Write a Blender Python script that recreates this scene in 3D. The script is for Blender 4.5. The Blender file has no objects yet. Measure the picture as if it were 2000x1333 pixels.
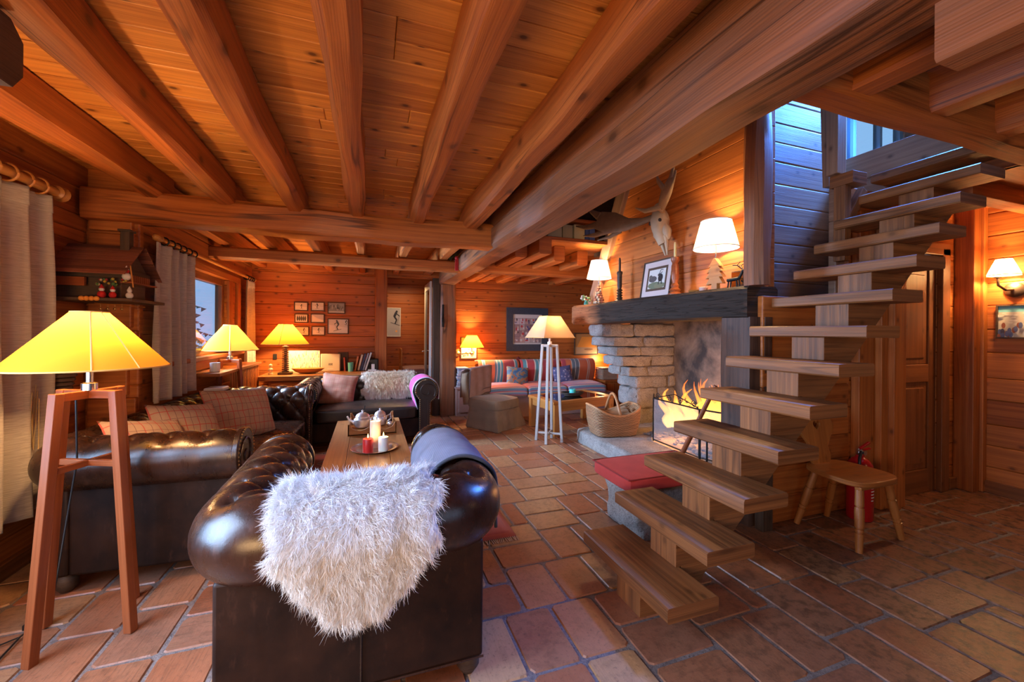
import bpy, math, random
import numpy as np
from mathutils import Vector, Matrix, noise
R = random.Random(7)
SC = bpy.context.scene
C = SC.collection
PI = math.pi

# ---------------------------------------------------------------- camera
cam = bpy.data.objects.new('camera', bpy.data.cameras.new('camera'))
C.objects.link(cam)
cam.data.sensor_width = 36
cam.data.lens = 790 / 2000 * 36
cam.data.shift_y = -17.5 / 2000
cam.data.clip_start = 0.05
cam.matrix_world = (Matrix.Translation((0, 0, 1.35)) @ Matrix.Rotation(math.radians(-19.4), 4, 'Z')
                    @ Matrix.Rotation(PI / 2, 4, 'X') @ Matrix.Rotation(math.radians(0.45), 4, 'Z'))
SC.camera = cam

# ---------------------------------------------------------------- world, daylight, exposure
SC.view_settings.view_transform = 'Standard'
SC.view_settings.look = 'None'
SC.view_settings.exposure = 0.0
SC.view_settings.gamma = 1
SC.view_settings.use_curve_mapping = False
W = bpy.data.worlds.new('sky')
SC.world = W
W.use_nodes = True
W.node_tree.nodes['Background'].inputs[0].default_value = (0.34, 0.62, 1.0, 1)
W.node_tree.nodes['Background'].inputs[1].default_value = 1.0

def area(name, loc, target, w, h, power, col, spread=180):
    l = bpy.data.lights.new(name, 'AREA')
    l.shape = 'RECTANGLE'; l.size = w; l.size_y = h; l.energy = power; l.color = col; l.spread = math.radians(spread)
    o = bpy.data.objects.new(name, l); C.objects.link(o)
    o.location = loc
    o.rotation_euler = (Vector(target) - Vector(loc)).to_track_quat('-Z', 'Y').to_euler()
    return o

DAY = (0.46, 0.66, 1.0)
WARM = (1.0, 0.60, 0.27)
area('daylight_left_window', (-1.72, 1.3, 1.35), (0.9, 2.0, 0.0), 1.3, 1.5, 84, DAY, 115)
area('daylight_rear_window', (0.9, -2.0, 1.7), (0.5, 3.0, 0.9), 2.2, 1.6, 16, (0.50, 0.68, 1.0))
area('daylight_stair_window', (4.75, 2.16, 4.05), (2.95, 2.40, 1.95), 0.7, 0.28, 540, (0.06, 0.24, 1.0))
area('daylight_landing', (4.6, 1.3, 4.2), (2.6, 1.7, 1.8), 0.6, 0.5, 26, (0.25, 0.42, 1.0))
area('daylight_side_window', (-1.5, 5.0, 1.5), (2.6, 4.4, 0.55), 0.9, 0.75, 110, DAY, 95)
area('fill_behind', (-1.1, -0.7, 1.0), (-0.6, 1.8, 2.46), 1.2, 0.8, 60, WARM)  # added warm fill from behind the camera, no real lamp
area('fill_hall', (3.6, -1.0, 2.0), (3.9, 2.0, 1.0), 0.6, 0.4, 5, WARM)  # unseen fill added to warm the hall, no fitting there
area('fill_passage', (0.55, 7.3, 2.15), (0.5, 7.5, 0), 0.5, 0.4, 9, WARM)  # added fill so the passage is lit, no ceiling light known

def bulb(name, loc, power, col=WARM, rad=0.035, parent=None):
    l = bpy.data.lights.new(name, 'POINT')
    l.energy = power * 2.5; l.color = col; l.shadow_soft_size = rad
    o = bpy.data.objects.new(name, l); C.objects.link(o)
    if parent is None:
        o.location = loc
    else:
        o.parent = parent
        o.location = WM[parent.name].inverted() @ Vector(loc)
    return o

# ---------------------------------------------------------------- mesh builder
WM = {}     # world matrix of every empty / object by name

class MB:
    def __init__(s):
        s.v = []; s.f = []; s.uv = []; s.col = []; s.mi = []
        s.c = (0.5, 0.5, 0.5); s.m = 0
    def add(s, vs, fs, uvs=None, c=None):
        o = len(s.v)
        s.v.extend([tuple(v) for v in vs])
        c = c or s.c
        for k, f in enumerate(fs):
            s.f.append([o + i for i in f])
            s.uv.append(uvs[k] if uvs else [(vs[i][0] + vs[i][1], vs[i][2]) for i in f])
            s.col.append(c); s.mi.append(s.m)
    def box(s, lo, hi, ax=None, M=None, c=None):
        lo = list(lo); hi = list(hi)
        d = [hi[i] - lo[i] for i in range(3)]
        if ax is None: ax = max(range(3), key=lambda i: d[i])
        vs = [Vector((hi[0] if i & 1 else lo[0], hi[1] if i & 2 else lo[1], hi[2] if i & 4 else lo[2])) for i in range(8)]
        fs = [(0, 4, 6, 2), (1, 3, 7, 5), (0, 1, 5, 4), (2, 6, 7, 3), (0, 2, 3, 1), (4, 5, 7, 6)]
        ns = [0, 0, 1, 1, 2, 2]
        ou, ov = R.uniform(0, 60), R.uniform(0, 60)
        uvs = []
        for k, f in enumerate(fs):
            n = ns[k]
            if n == ax:
                a, b = [i for i in range(3) if i != ax]
                uvs.append([(vs[i][a] * 0.3 + ou + 5, vs[i][b] + ov) for i in f])
            else:
                b = 3 - ax - n
                uvs.append([(vs[i][ax] + ou, vs[i][b] + ov + 0.37 * k) for i in f])
        if c is None: c = (R.random(), R.random(), R.random())
        if M is not None: vs = [M @ v for v in vs]
        s.add(vs, fs, uvs, c)
    def obox(s, p0, p1, w, h, up=(0, 0, 1), c=None):
        """box beam from p0 to p1, w across, h along up"""
        p0 = Vector(p0); p1 = Vector(p1); d = p1 - p0; L = d.length; d.normalize()
        x = d.cross(Vector(up))
        if x.length < 1e-4: x = Vector((1, 0, 0))
        x.normalize(); z = x.cross(d)
        M = Matrix((x, d, z)).transposed().to_4x4(); M.translation = p0
        s.box((-w / 2, 0, -h / 2), (w / 2, L, h / 2), 1, M, c)
    def hewn(s, p0, p1, w, h, jit=0.012, seg=14, ch=0.025, up=(0, 0, 1), c=None):
        p0 = Vector(p0); p1 = Vector(p1); d = p1 - p0; L = d.length; d.normalize()
        x = d.cross(Vector(up))
        if x.length < 1e-4: x = Vector((1, 0, 0))
        x.normalize(); z = x.cross(d)
        a, b = w / 2, h / 2
        sec = [(-a + ch, -b), (a - ch, -b), (a, -b + ch), (a, b - ch), (a - ch, b), (-a + ch, b), (-a, b - ch), (-a, -b + ch)]
        per = [0]
        for i in range(8):
            q, r = sec[i], sec[(i + 1) % 8]
            per.append(per[-1] + math.hypot(q[0] - r[0], q[1] - r[1]))
        ou, ov, sd = R.uniform(0, 60), R.uniform(0, 60), R.uniform(0, 100)
        vs = []
        for k in range(seg + 1):
            t = k / seg
            for i, (px, pz) in enumerate(sec):
                n1 = noise.noise(Vector((t * L * 1.7 + sd, i // 2 * 3.1, 0.3)))
                n2 = noise.noise(Vector((t * L * 1.7 + sd, i // 2 * 3.1, 7.3)))
                vs.append(p0 + d * (t * L) + x * (px + n1 * jit * 1.6) + z * (pz + n2 * jit * 1.6))
        fs = []; uvs = []
        for k in range(seg):
            for i in range(8):
                j = (i + 1) % 8
                fs.append((k * 8 + i, k * 8 + j, (k + 1) * 8 + j, (k + 1) * 8 + i))
                u0, u1 = k * L / seg + ou, (k + 1) * L / seg + ou
                uvs.append([(u0, per[i] + ov), (u0, per[i + 1] + ov), (u1, per[i + 1] + ov), (u1, per[i] + ov)])
        fs.append(tuple(range(7, -1, -1))); uvs.append([(sec[i][0] * .3 + ou, sec[i][1] + ov) for i in range(7, -1, -1)])
        fs.append(tuple(seg * 8 + i for i in range(8))); uvs.append([(sec[i][0] * .3 + ou, sec[i][1] + ov) for i in range(8)])
        s.add(vs, fs, uvs, c or (R.random(), R.random(), R.random()))
    def grid(s, nu, nv, fn, su=1, sv=1, cu=False, c=None, cf=None):
        vs = [fn(i / nu, j / nv) for j in range(nv + 1) for i in range(nu + 1)]
        o = len(s.v); s.v.extend([tuple(v) for v in vs])
        for j in range(nv):
            for i in range(nu):
                a = j * (nu + 1) + i
                s.f.append([o + a, o + a + 1, o + a + nu + 2, o + a + nu + 1])
                s.uv.append([(i / nu * su, j / nv * sv), ((i + 1) / nu * su, j / nv * sv), ((i + 1) / nu * su, (j + 1) / nv * sv), (i / nu * su, (j + 1) / nv * sv)])
                s.col.append(cf(i / nu, j / nv) if cf else (c or s.c)); s.mi.append(s.m)
    def tube(s, pts, rad, seg=10, cap=True, c=None):
        pts = [Vector(p) for p in pts]
        n = len(pts)
        if not isinstance(rad, (list, tuple)): rad = [rad] * n
        ref = None; vs = []; ln = [0]
        for i in range(n):
            d = (pts[min(i + 1, n - 1)] - pts[max(i - 1, 0)]).normalized()
            if ref is None:
                ref = d.orthogonal().normalized()
            ref = (ref - d * ref.dot(d))
            ref = ref.normalized() if ref.length > 1e-6 else d.orthogonal().normalized()
            b = d.cross(ref)
            if i: ln.append(ln[-1] + (pts[i] - pts[i - 1]).length)
            for k in range(seg):
                a = 2 * PI * k / seg
                vs.append(pts[i] + (ref * math.cos(a) + b * math.sin(a)) * rad[i])
        fs = []; uvs = []; ou, ov = R.uniform(0, 50), R.uniform(0, 50)
        rm = max(rad)
        for i in range(n - 1):
            for k in range(seg):
                k2 = (k + 1) % seg
                fs.append((i * seg + k, i * seg + k2, (i + 1) * seg + k2, (i + 1) * seg + k))
                va, vb = k / seg * 6.28 * rm + ov, (k + 1) / seg * 6.28 * rm + ov
                uvs.append([(ln[i] + ou, va), (ln[i] + ou, vb), (ln[i + 1] + ou, vb), (ln[i + 1] + ou, va)])
        if cap:
            fs.append(tuple(range(seg - 1, -1, -1))); uvs.append([(ou, ov)] * seg)
            fs.append(tuple((n - 1) * seg + k for k in range(seg))); uvs.append([(ou, ov)] * seg)
        s.add(vs, fs, uvs, c)
    def lathe(s, prof, o=(0, 0, 0), seg=24, M=None, c=None):
        o = Vector(o); vs = []; n = len(prof)
        for r, z in prof:
            for k in range(seg):
                a = 2 * PI * k / seg
                p = Vector((r * math.cos(a), r * math.sin(a), z))
                vs.append((M @ p if M is not None else p) + o)
        fs = []; uvs = []; ln = 0
        for i in range(n - 1):
            l2 = ln + math.hypot(prof[i + 1][0] - prof[i][0], prof[i + 1][1] - prof[i][1])
            for k in range(seg):
                k2 = (k + 1) % seg
                fs.append((i * seg + k, i * seg + k2, (i + 1) * seg + k2, (i + 1) * seg + k))
                uvs.append([(k / seg, ln), ((k + 1) / seg, ln), ((k + 1) / seg, l2), (k / seg, l2)])
            ln = l2
        if prof[0][0] > 1e-4: fs.append(tuple(range(seg - 1, -1, -1))); uvs.append([(0, 0)] * seg)
        if prof[-1][0] > 1e-4: fs.append(tuple((n - 1) * seg + k for k in range(seg))); uvs.append([(0, 0)] * seg)
        s.add(vs, fs, uvs, c)
    def ball(s, o, r, seg=14, sc=(1, 1, 1), c=None):
        n = max(6, seg // 2)
        prof = [(max(1e-5, r * math.sin(PI * i / n)), -r * math.cos(PI * i / n)) for i in range(n + 1)]
        s.lathe(prof, o, seg, Matrix.Diagonal((*sc, 1)), c)
    def prism(s, poly, f, t0, t1, c=None):
        """poly of 2d points; f(a,b,t)->3d; extruded from t0 to t1"""
        n = len(poly)
        vs = [f(a, b, t0) for a, b in poly] + [f(a, b, t1) for a, b in poly]
        ou, ov = R.uniform(0, 60), R.uniform(0, 60)
        fs = [tuple(range(n - 1, -1, -1)), tuple(range(n, 2 * n))]
        uvs = [[(poly[i][0] + ou, poly[i][1] + ov) for i in range(n - 1, -1, -1)], [(poly[i][0] + ou, poly[i][1] + ov) for i in range(n)]]
        l = 0
        for i in range(n):
            j = (i + 1) % n
            fs.append((i, j, n + j, n + i))
            l2 = l + math.hypot(poly[j][0] - poly[i][0], poly[j][1] - poly[i][1])
            uvs.append([(l + ou, ov), (l2 + ou, ov), (l2 + ou, ov + t1 - t0), (l + ou, ov + t1 - t0)])
            l = l2
        s.add(vs, fs, uvs, c)
    def quads(s, V, n, cols):
        """V: numpy (k,n*2,3) ribbons of n rungs; cols (k,3)"""
        k = V.shape[0]; o = len(s.v)
        s.v.extend(map(tuple, V.reshape(-1, 3).tolist()))
        for i in range(k):
            b = o + i * n * 2
            cc = tuple(cols[i])
            for r in range(n - 1):
                q = b + r * 2
                s.f.append([q, q + 1, q + 3, q + 2])
                s.uv.append([(0, r / n), (1, r / n), (1, (r + 1) / n), (0, (r + 1) / n)])
                s.col.append(cc); s.mi.append(s.m)
    def build(s, name, mat, parent=None, bevel=0, segs=2, smooth=None, subd=0, solid=0, local=False, link=True):
        me = bpy.data.meshes.new(name)
        V = np.array(s.v, dtype=np.float64)
        org = Matrix.Identity(4)
        if parent is not None:
            pm = WM[parent.name]
            if not local:
                inv = np.array(pm.inverted())
                V = V @ inv[:3, :3].T + inv[:3, 3]
        elif not local:
            lo, hi = V.min(0), V.max(0)
            o = np.array(((lo[0] + hi[0]) / 2, (lo[1] + hi[1]) / 2, lo[2]))
            V = V - o
            org = Matrix.Translation(o)
        me.from_pydata(V.tolist(), [], s.f)
        uv = me.uv_layers.new(name='UVMap')
        nl = [len(f) for f in s.f]
        uv.data.foreach_set('uv', np.array([c for f in s.uv for p in f for c in p], dtype=np.float32))
        ca = me.color_attributes.new('col', 'FLOAT_COLOR', 'CORNER')
        cc = np.repeat(np.array([(c[0], c[1], c[2], 1.0) for c in s.col], dtype=np.float32), nl, axis=0)
        ca.data.foreach_set('color', cc.ravel())
        mats = mat if isinstance(mat, (list, tuple)) else [mat]
        for m in mats: me.materials.append(m)
        if len(mats) > 1: me.polygons.foreach_set('material_index', s.mi)
        if smooth is not None:
            me.shade_smooth()
            if smooth < 180: me.set_sharp_from_angle(angle=math.radians(smooth))
        me.update()
        ob = bpy.data.objects.new(name, me)
        if link: C.objects.link(ob)
        if parent is not None: ob.parent = parent; WM[ob.name] = WM[parent.name]
        else: ob.matrix_world = org; WM[ob.name] = org
        if solid:
            m = ob.modifiers.new('solid', 'SOLIDIFY'); m.thickness = solid; m.offset = 0
        if bevel:
            m = ob.modifiers.new('bevel', 'BEVEL'); m.width = bevel; m.segments = segs; m.limit_method = 'ANGLE'; m.angle_limit = math.radians(40)
        if subd:
            m = ob.modifiers.new('sub', 'SUBSURF'); m.levels = subd; m.render_levels = subd
        return ob

def tag(o, label, cat, group=None, kind=None):
    o['label'] = label; o['category'] = cat
    if group: o['group'] = group
    if kind: o['kind'] = kind
    return o

def T(name, label, cat, loc=(0, 0, 0), rz=0, group=None, kind=None):
    o = bpy.data.objects.new(name, None)
    C.objects.link(o)
    o.empty_display_size = 0.1
    o.location = loc; o.rotation_euler = (0, 0, rz)
    WM[o.name] = Matrix.Translation(loc) @ Matrix.Rotation(rz, 4, 'Z')
    return tag(o, label, cat, group, kind)

def struct(o):
    o['kind'] = 'structure'
    return o

# ---------------------------------------------------------------- materials
class NT:
    def __init__(s, name):
        s.m = bpy.data.materials.new(name); s.m.use_nodes = True
        s.t = s.m.node_tree; s.n = s.t.nodes
        s.b = s.n['Principled BSDF']; s.out = s.n['Material Output']
    def new(s, t, **k):
        n = s.n.new(t)
        for a, b in k.items():
            if a.startswith('i_'):
                key = a[2:]; key = int(key) if key.isdigit() else key
                n.inputs[key].default_value = b
            else: setattr(n, a, b)
        return n
    def l(s, a, b): s.t.links.new(a, b)
    def math(s, op, a, b=None, c=None):
        n = s.new('ShaderNodeMath', operation=op)
        for i, x in enumerate((a, b, c)):
            if x is None: continue
            if isinstance(x, (int, float)): n.inputs[i].default_value = x
            else: s.l(x, n.inputs[i])
        return n.outputs[0]
    def mix(s, f, a, b, blend='MIX'):
        n = s.new('ShaderNodeMix', data_type='RGBA', blend_type=blend)
        for i, x in ((0, f), (6, a), (7, b)):
            if isinstance(x, (int, float)): n.inputs[i].default_value = x
            elif isinstance(x, tuple): n.inputs[i].default_value = (*x[:3], 1)
            else: s.l(x, n.inputs[i])
        return n.outputs[2]
    def ramp(s, x, stops, interp='LINEAR'):
        n = s.new('ShaderNodeValToRGB'); e = n.color_ramp.elements; n.color_ramp.interpolation = interp
        while len(e) < len(stops): e.new(0.5)
        for i, (p, c) in enumerate(stops):
            e[i].position = p
            e[i].color = (c, c, c, 1) if isinstance(c, (int, float)) else (*c, 1)
        s.l(x, n.inputs[0]); return n.outputs[0]
    def noise(s, vec, scale, detail=3, rough=.55, dist=0):
        n = s.new('ShaderNodeTexNoise'); n.inputs['Scale'].default_value = scale; n.inputs['Detail'].default_value = detail
        n.inputs['Roughness'].default_value = rough; n.inputs['Distortion'].default_value = dist
        if vec is not None: s.l(vec, n.inputs['Vector'])
        return n.outputs[0]
    def scaled(s, vec, sc):
        n = s.new('ShaderNodeMapping'); n.inputs['Scale'].default_value = sc; s.l(vec, n.inputs['Vector']); return n.outputs[0]
    def uv(s): return s.new('ShaderNodeTexCoord').outputs['UV']
    def obj(s): return s.new('ShaderNodeTexCoord').outputs['Object']
    def attr(s):
        n = s.new('ShaderNodeAttribute'); n.attribute_name = 'col'; return n
    def bump(s, h, st=.3, d=.01):
        n = s.new('ShaderNodeBump'); n.inputs['Strength'].default_value = st; n.inputs['Distance'].default_value = d
        s.l(h, n.inputs['Height']); s.l(n.outputs[0], s.b.inputs['Normal'])
    def set(s, **k):
        for a, b in k.items():
            key = {'col': 'Base Color', 'rough': 'Roughness', 'metal': 'Metallic', 'spec': 'Specular IOR Level', 'coat': 'Coat Weight', 'sheen': 'Sheen Weight', 'trans': 'Transmission Weight', 'emis': 'Emission Color', 'es': 'Emission Strength'}[a]
            i = s.b.inputs[key]
            if isinstance(b, (int, float)): i.default_value = b
            elif isinstance(b, tuple): i.default_value = (*b, 1)
            else: s.l(b, i)
        return s.m

def wood(name, dark, light, rough=.5, knots=.5, ring=9, tintamt=.5, bump=.25, grey=0, knotscale=1.0, crack=0):
    t = NT(name); uv = t.uv(); at = t.attr()
    n1 = t.noise(t.scaled(uv, (.8, 4, 1)), 1.5, 2)
    w = t.new('ShaderNodeTexWave', wave_type='BANDS', bands_direction='Y', wave_profile='SIN')
    w.inputs['Scale'].default_value = ring * 4.2; w.inputs['Distortion'].default_value = 16; w.inputs['Detail'].default_value = 2
    w.inputs['Detail Scale'].default_value = .35; w.inputs['Detail Roughness'].default_value = .5
    t.l(t.scaled(uv, (.13, 1, 1)), w.inputs['Vector'])
    fib = t.noise(t.scaled(uv, (2.5, 130, 1)), 1, 3, .6); fb2 = t.noise(t.scaled(uv, (.9, 36, 1)), 1, 4, .65)
    sep = t.new('ShaderNodeSeparateColor'); t.l(at.outputs['Color'], sep.inputs[0])
    f = t.math('MULTIPLY_ADD', w.outputs['Fac'], .13, .5 - .065 - .2 - .3 - tintamt * .5)
    f = t.math('MULTIPLY_ADD', fib, .4, f)
    f = t.math('MULTIPLY_ADD', fb2, 1.7, t.math('SUBTRACT', f, .85))
    f = t.math('MULTIPLY_ADD', n1, .6, f)
    f = t.math('MULTIPLY_ADD', sep.outputs[0], tintamt, f)
    mid = tuple((a * .5 + b * .5) for a, b in zip(dark, light))
    col = t.ramp(f, [(.05, dark), (.5, mid), (.95, light)])
    if grey:
        gn = t.noise(t.scaled(uv, (1.2, 5, 1)), 1.2, 4)
        col = t.mix(t.math('MULTIPLY', t.ramp(gn, [(.35, 0), (.65, 1)]), grey), col, (.16, .13, .11))
    if crack:
        cn = t.noise(t.scaled(uv, (.28, 6.5, 1)), 1, 2, .5)
        ck = t.ramp(cn, [(.485, 0), (.497, 1), (.503, 1), (.515, 0)])
        cm = t.ramp(t.noise(t.scaled(uv, (1.3, 2, 1)), 1, 2), [(.45, 0), (.6, 1)])
        col = t.mix(t.math('MULTIPLY', t.math('MULTIPLY', ck, cm), crack), col, tuple(c * .22 for c in dark))
    # knots
    v = t.new('ShaderNodeTexVoronoi', feature='F1', voronoi_dimensions='2D'); v.inputs['Scale'].default_value = 1; v.inputs['Randomness'].default_value = 1
    t.l(t.scaled(uv, (4.6 * knotscale, 7.0 * knotscale, 1)), v.inputs['Vector'])
    sel = t.new('ShaderNodeSeparateColor'); t.l(v.outputs['Color'], sel.inputs[0])
    k = t.ramp(v.outputs['Distance'], [(.05, 1), (.085, .5), (.17, 0)])
    k = t.math('MULTIPLY', k, t.math('GREATER_THAN', sel.outputs[0], .6))
    k = t.math('MULTIPLY', k, knots)
    col = t.mix(k, col, tuple(c * .3 for c in dark))
    t.bump(t.math('MULTIPLY_ADD', fib, .8, t.math('MULTIPLY_ADD', fb2, 1.6, t.math('MULTIPLY', w.outputs['Fac'], .2))), bump * .8, .004)
    rg = t.math('MULTIPLY_ADD', fib, .25, rough - .12)
    return t.set(col=col, rough=rg, spec=.38)

def plain(name, col, rough=.5, metal=0, spec=.5, var=0, sheen=0, emis=None, es=0, scale=40, bump=0):
    t = NT(name)
    if var or bump:
        n = t.noise(t.obj(), scale, 4)
        if var:
            c = t.mix(n, tuple(x * (1 - var) for x in col), tuple(min(1, x * (1 + var)) for x in col)); t.set(col=c)
        else: t.set(col=col)
        if bump: t.bump(n, bump, .005)
    else: t.set(col=col)
    t.set(rough=rough, metal=metal, spec=spec)
    if sheen: t.set(sheen=sheen)
    if emis: t.set(emis=emis, es=es)
    return t.m

def fabric(name, col, col2=None, wscale=500, rough=.9, var=.25, sheen=.3, stripes=None):
    sheen *= .15
    """woven cloth; stripes: list of (axis, period, offset, width, colour) lines in UV metres"""
    t = NT(name); uv = t.uv()
    n = t.noise(uv, 9, 4)
    w1 = t.new('ShaderNodeTexWave', bands_direction='X'); w1.inputs['Scale'].default_value = wscale / 6.28; t.l(uv, w1.inputs['Vector'])
    w2 = t.new('ShaderNodeTexWave', bands_direction='Y'); w2.inputs['Scale'].default_value = wscale / 6.28; t.l(uv, w2.inputs['Vector'])
    wv = t.math('MULTIPLY', w1.outputs['Fac'], w2.outputs['Fac'])
    c = t.mix(n, tuple(x * (1 - var) for x in col), tuple(min(1, x * (1 + var)) for x in (col2 or col)))
    if stripes:
        sp = t.new('ShaderNodeSeparateXYZ'); t.l(uv, sp.inputs[0])
        for ax, per, off, wd, sc in stripes:
            x = t.math('ADD', sp.outputs[ax], off + 10 * per)
            x = t.math('MODULO', x, per)
            m = t.math('LESS_THAN', x, wd)
            c = t.mix(t.math('MULTIPLY', m, .85), c, sc)
    t.bump(wv, .25, .002)
    return t.set(col=c, rough=rough, sheen=sheen)

def leather(name, a, b, rough=.3, spec=.55):
    t = NT(name); o = t.obj()
    n = t.noise(o, 5, 5, .6); n2 = t.noise(o, 160, 3, .6); n3 = t.noise(t.scaled(o, (1, 1, .35)), 22, 4, .7)
    c = t.mix(t.ramp(n, [(.35, 0), (.7, 1)]), a, b)
    c = t.mix(t.math('MULTIPLY', t.ramp(n3, [(.58, 0), (.72, 1)]), .45), c, tuple(x * 2.2 for x in b))
    v = t.new('ShaderNodeTexVoronoi', feature='DISTANCE_TO_EDGE'); v.inputs['Scale'].default_value = 210; t.l(o, v.inputs['Vector'])
    t.bump(t.math('MULTIPLY_ADD', n2, .6, t.math('MINIMUM', v.outputs['Distance'], .12)), .12, .003)
    return t.set(col=c, rough=t.math('MULTIPLY_ADD', n3, .34, rough - .13), spec=spec)

def stone(name, a, b, sc=1.0, bump=.6, rough=.85):
    t = NT(name); o = t.obj()
    n = t.noise(o, 6 * sc, 6, .65); n2 = t.noise(o, 70 * sc, 4, .7); n3 = t.noise(o, 230 * sc, 2)
    c = t.mix(t.ramp(n, [(.3, 0), (.7, 1)]), a, b)
    c = t.mix(t.math('MULTIPLY', t.ramp(n2, [(.5, 0), (.68, 1)]), .7), c, tuple(x * .3 for x in a))
    c = t.mix(t.math('MULTIPLY', t.ramp(n3, [(.55, 0), (.7, 1)]), .5), c, tuple(min(1, x * 1.5) for x in b))
    t.bump(t.math('ADD', n2, n), bump, .02)
    return t.set(col=c, rough=rough)

def shade_mat(name, col, tr, k=.5):
    """lamp shade cloth: lit from inside by the lamp's bulb"""
    t = NT(name); uv = t.uv()
    d = t.new('ShaderNodeBsdfDiffuse'); d.inputs[0].default_value = (*col, 1)
    x = t.new('ShaderNodeBsdfTranslucent'); x.inputs[0].default_value = (*tr, 1)
    m = t.new('ShaderNodeMixShader'); m.inputs[0].default_value = k
    t.l(d.outputs[0], m.inputs[1]); t.l(x.outputs[0], m.inputs[2]); t.l(m.outputs[0], t.out.inputs[0])
    return t.m

def pane_mat(name, tint=(1, 1, 1), refl=.12):
    t = NT(name)
    a = t.new('ShaderNodeBsdfTransparent'); a.inputs[0].default_value = (*tint, 1)
    g = t.new('ShaderNodeBsdfGlossy'); g.inputs['Roughness'].default_value = .02
    fr = t.new('ShaderNodeFresnel'); fr.inputs[0].default_value = 1.5
    m = t.new('ShaderNodeMixShader'); t.l(t.math('ADD', fr.outputs[0], refl), m.inputs[0])
    t.l(a.outputs[0], m.inputs[1]); t.l(g.outputs[0], m.inputs[2]); t.l(m.outputs[0], t.out.inputs[0])
    return t.m

def col_mat(name, rough=.6, spec=.4):
    t = NT(name); return t.set(col=t.attr().outputs['Color'], rough=rough, spec=spec)

W_CEIL = wood('ceiling_pine', (.36, .105, .017), (.74, .30, .060), .44, .95, 7, .35, .12)
W_WALL = wood('wall_larch', (.23, .053, .009), (.54, .165, .032), .46, .7, 9, .5, .2, crack=.35)
W_BEAM = wood('beam_larch', (.21, .047, .009), (.52, .150, .028), .46, .8, 9, .2, .3, knotscale=.6, crack=.75)
W_MAIN = wood('main_beam_larch', (.13, .040, .012), (.40, .130, .036), .48, .7, 8, .2, .35, grey=.3, knotscale=.5, crack=.8)
W_TREAD = wood('tread_larch', (.095, .031, .008), (.38, .14, .040), .5, .5, 10, .25, .3, grey=.06, crack=.5)
W_CHAIR = wood('chair_pine', (.22, .065, .014), (.46, .165, .036), .36, .4, 10, .2, .1)
W_CHEEK = wood('cheek_oak', (.030, .013, .008), (.13, .060, .034), .55, .4, 8, .25, .4)
W_UP = wood('upstairs_larch', (.20, .10, .06), (.42, .25, .15), .5, .6, 8, .35, .25)
W_DARK = wood('dark_oak', (.028, .016, .010), (.10, .055, .032), .55, .4, 10, .25, .4)
W_RED = wood('red_beech', (.17, .042, .013), (.33, .090, .028), .34, 0, 16, .1, .06)
W_PINE = wood('honey_pine', (.38, .135, .030), (.62, .27, .070), .33, .5, 10, .25, .1)
W_TABLE = wood('oak_table', (.18, .062, .018), (.40, .165, .052), .38, .4, 11, .4, .12)
W_WHITE = wood('limed_wood', (.36, .31, .28), (.52, .46, .42), .5, 0, 14, .1, .1)
W_DOOR = wood('door_larch', (.11, .032, .010), (.27, .09, .027), .4, .5, 8, .25, .15)
LEATHER = leather('brown_leather', (.012, .005, .003), (.048, .017, .008), .25)
LEATHER_D = leather('carcass_leather', (.010, .004, .0025), (.032, .012, .006), .5, .2)
LEATHER2 = leather('dark_leather', (.014, .008, .006), (.036, .019, .012), .34)
BRASS = plain('aged_brass', (.55, .36, .14), .3, 1)
STEEL = plain('steel', (.62, .62, .64), .22, 1)
SILVER = plain('silver_plate', (.88, .86, .86), .3, .75)
IRON = plain('black_iron', (.012, .012, .013), .5, .6)
WHITEP = plain('white_paint', (.70, .70, .69), .45)
PRINT = col_mat('print_paper', .35)
PAPER = col_mat('coloured_matt', .75, .25)
CERAMIC = plain('white_ceramic', (.75, .73, .70), .15)
BLACK = plain('black_plastic', (.012, .012, .012), .4)
# ================================================================ STRUCTURE
def planks(name, ax, c, a0, a1, z0, z1, hgt, away, mat=W_WALL, holes=(), th=.06, bev=.010, lenmax=3.2, jit=.003, clip=None):
    """boarded wall. ax: the wall's own direction (0 along x, 1 along y); room face at c, body on the side `away` (+1/-1)."""
    mb = MB()
    zs = [z0]
    while zs[-1] < z1 - hgt * .4: zs.append(min(z1, zs[-1] + hgt * R.uniform(.9, 1.1)))
    zs[-1] = z1
    for h in holes: zs += [h[2], h[3]]
    zs = sorted(set(z for z in zs if z0 <= z <= z1))
    for za, zb in zip(zs, zs[1:]):
        if zb - za < .004: continue
        seg = [(a0, a1)]
        if clip: seg = [clip((za + zb) / 2, a0, a1)]
        for h in holes:
            if h[2] < (za + zb) / 2 < h[3]:
                nx = []
                for p, q in seg:
                    if h[1] <= p or h[0] >= q: nx.append((p, q)); continue
                    if h[0] > p: nx.append((p, h[0]))
                    if h[1] < q: nx.append((h[1], q))
                seg = nx
        for p, q in seg:
            cuts = [p]
            while q - cuts[-1] > lenmax * 1.25: cuts.append(cuts[-1] + lenmax * R.uniform(.7, 1.1))
            cuts.append(q)
            for u0, u1 in zip(cuts, cuts[1:]):
                j = R.uniform(0, jit)
                f0, f1 = (c + j, c + th) if away > 0 else (c - th, c - j)
                if ax == 0: mb.box((u0, f0, za), (u1, f1, zb), 0)
                else: mb.box((f0, u0, za), (f1, u1, zb), 1)
    return struct(mb.build(name, mat, bevel=bev, segs=2))

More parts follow.
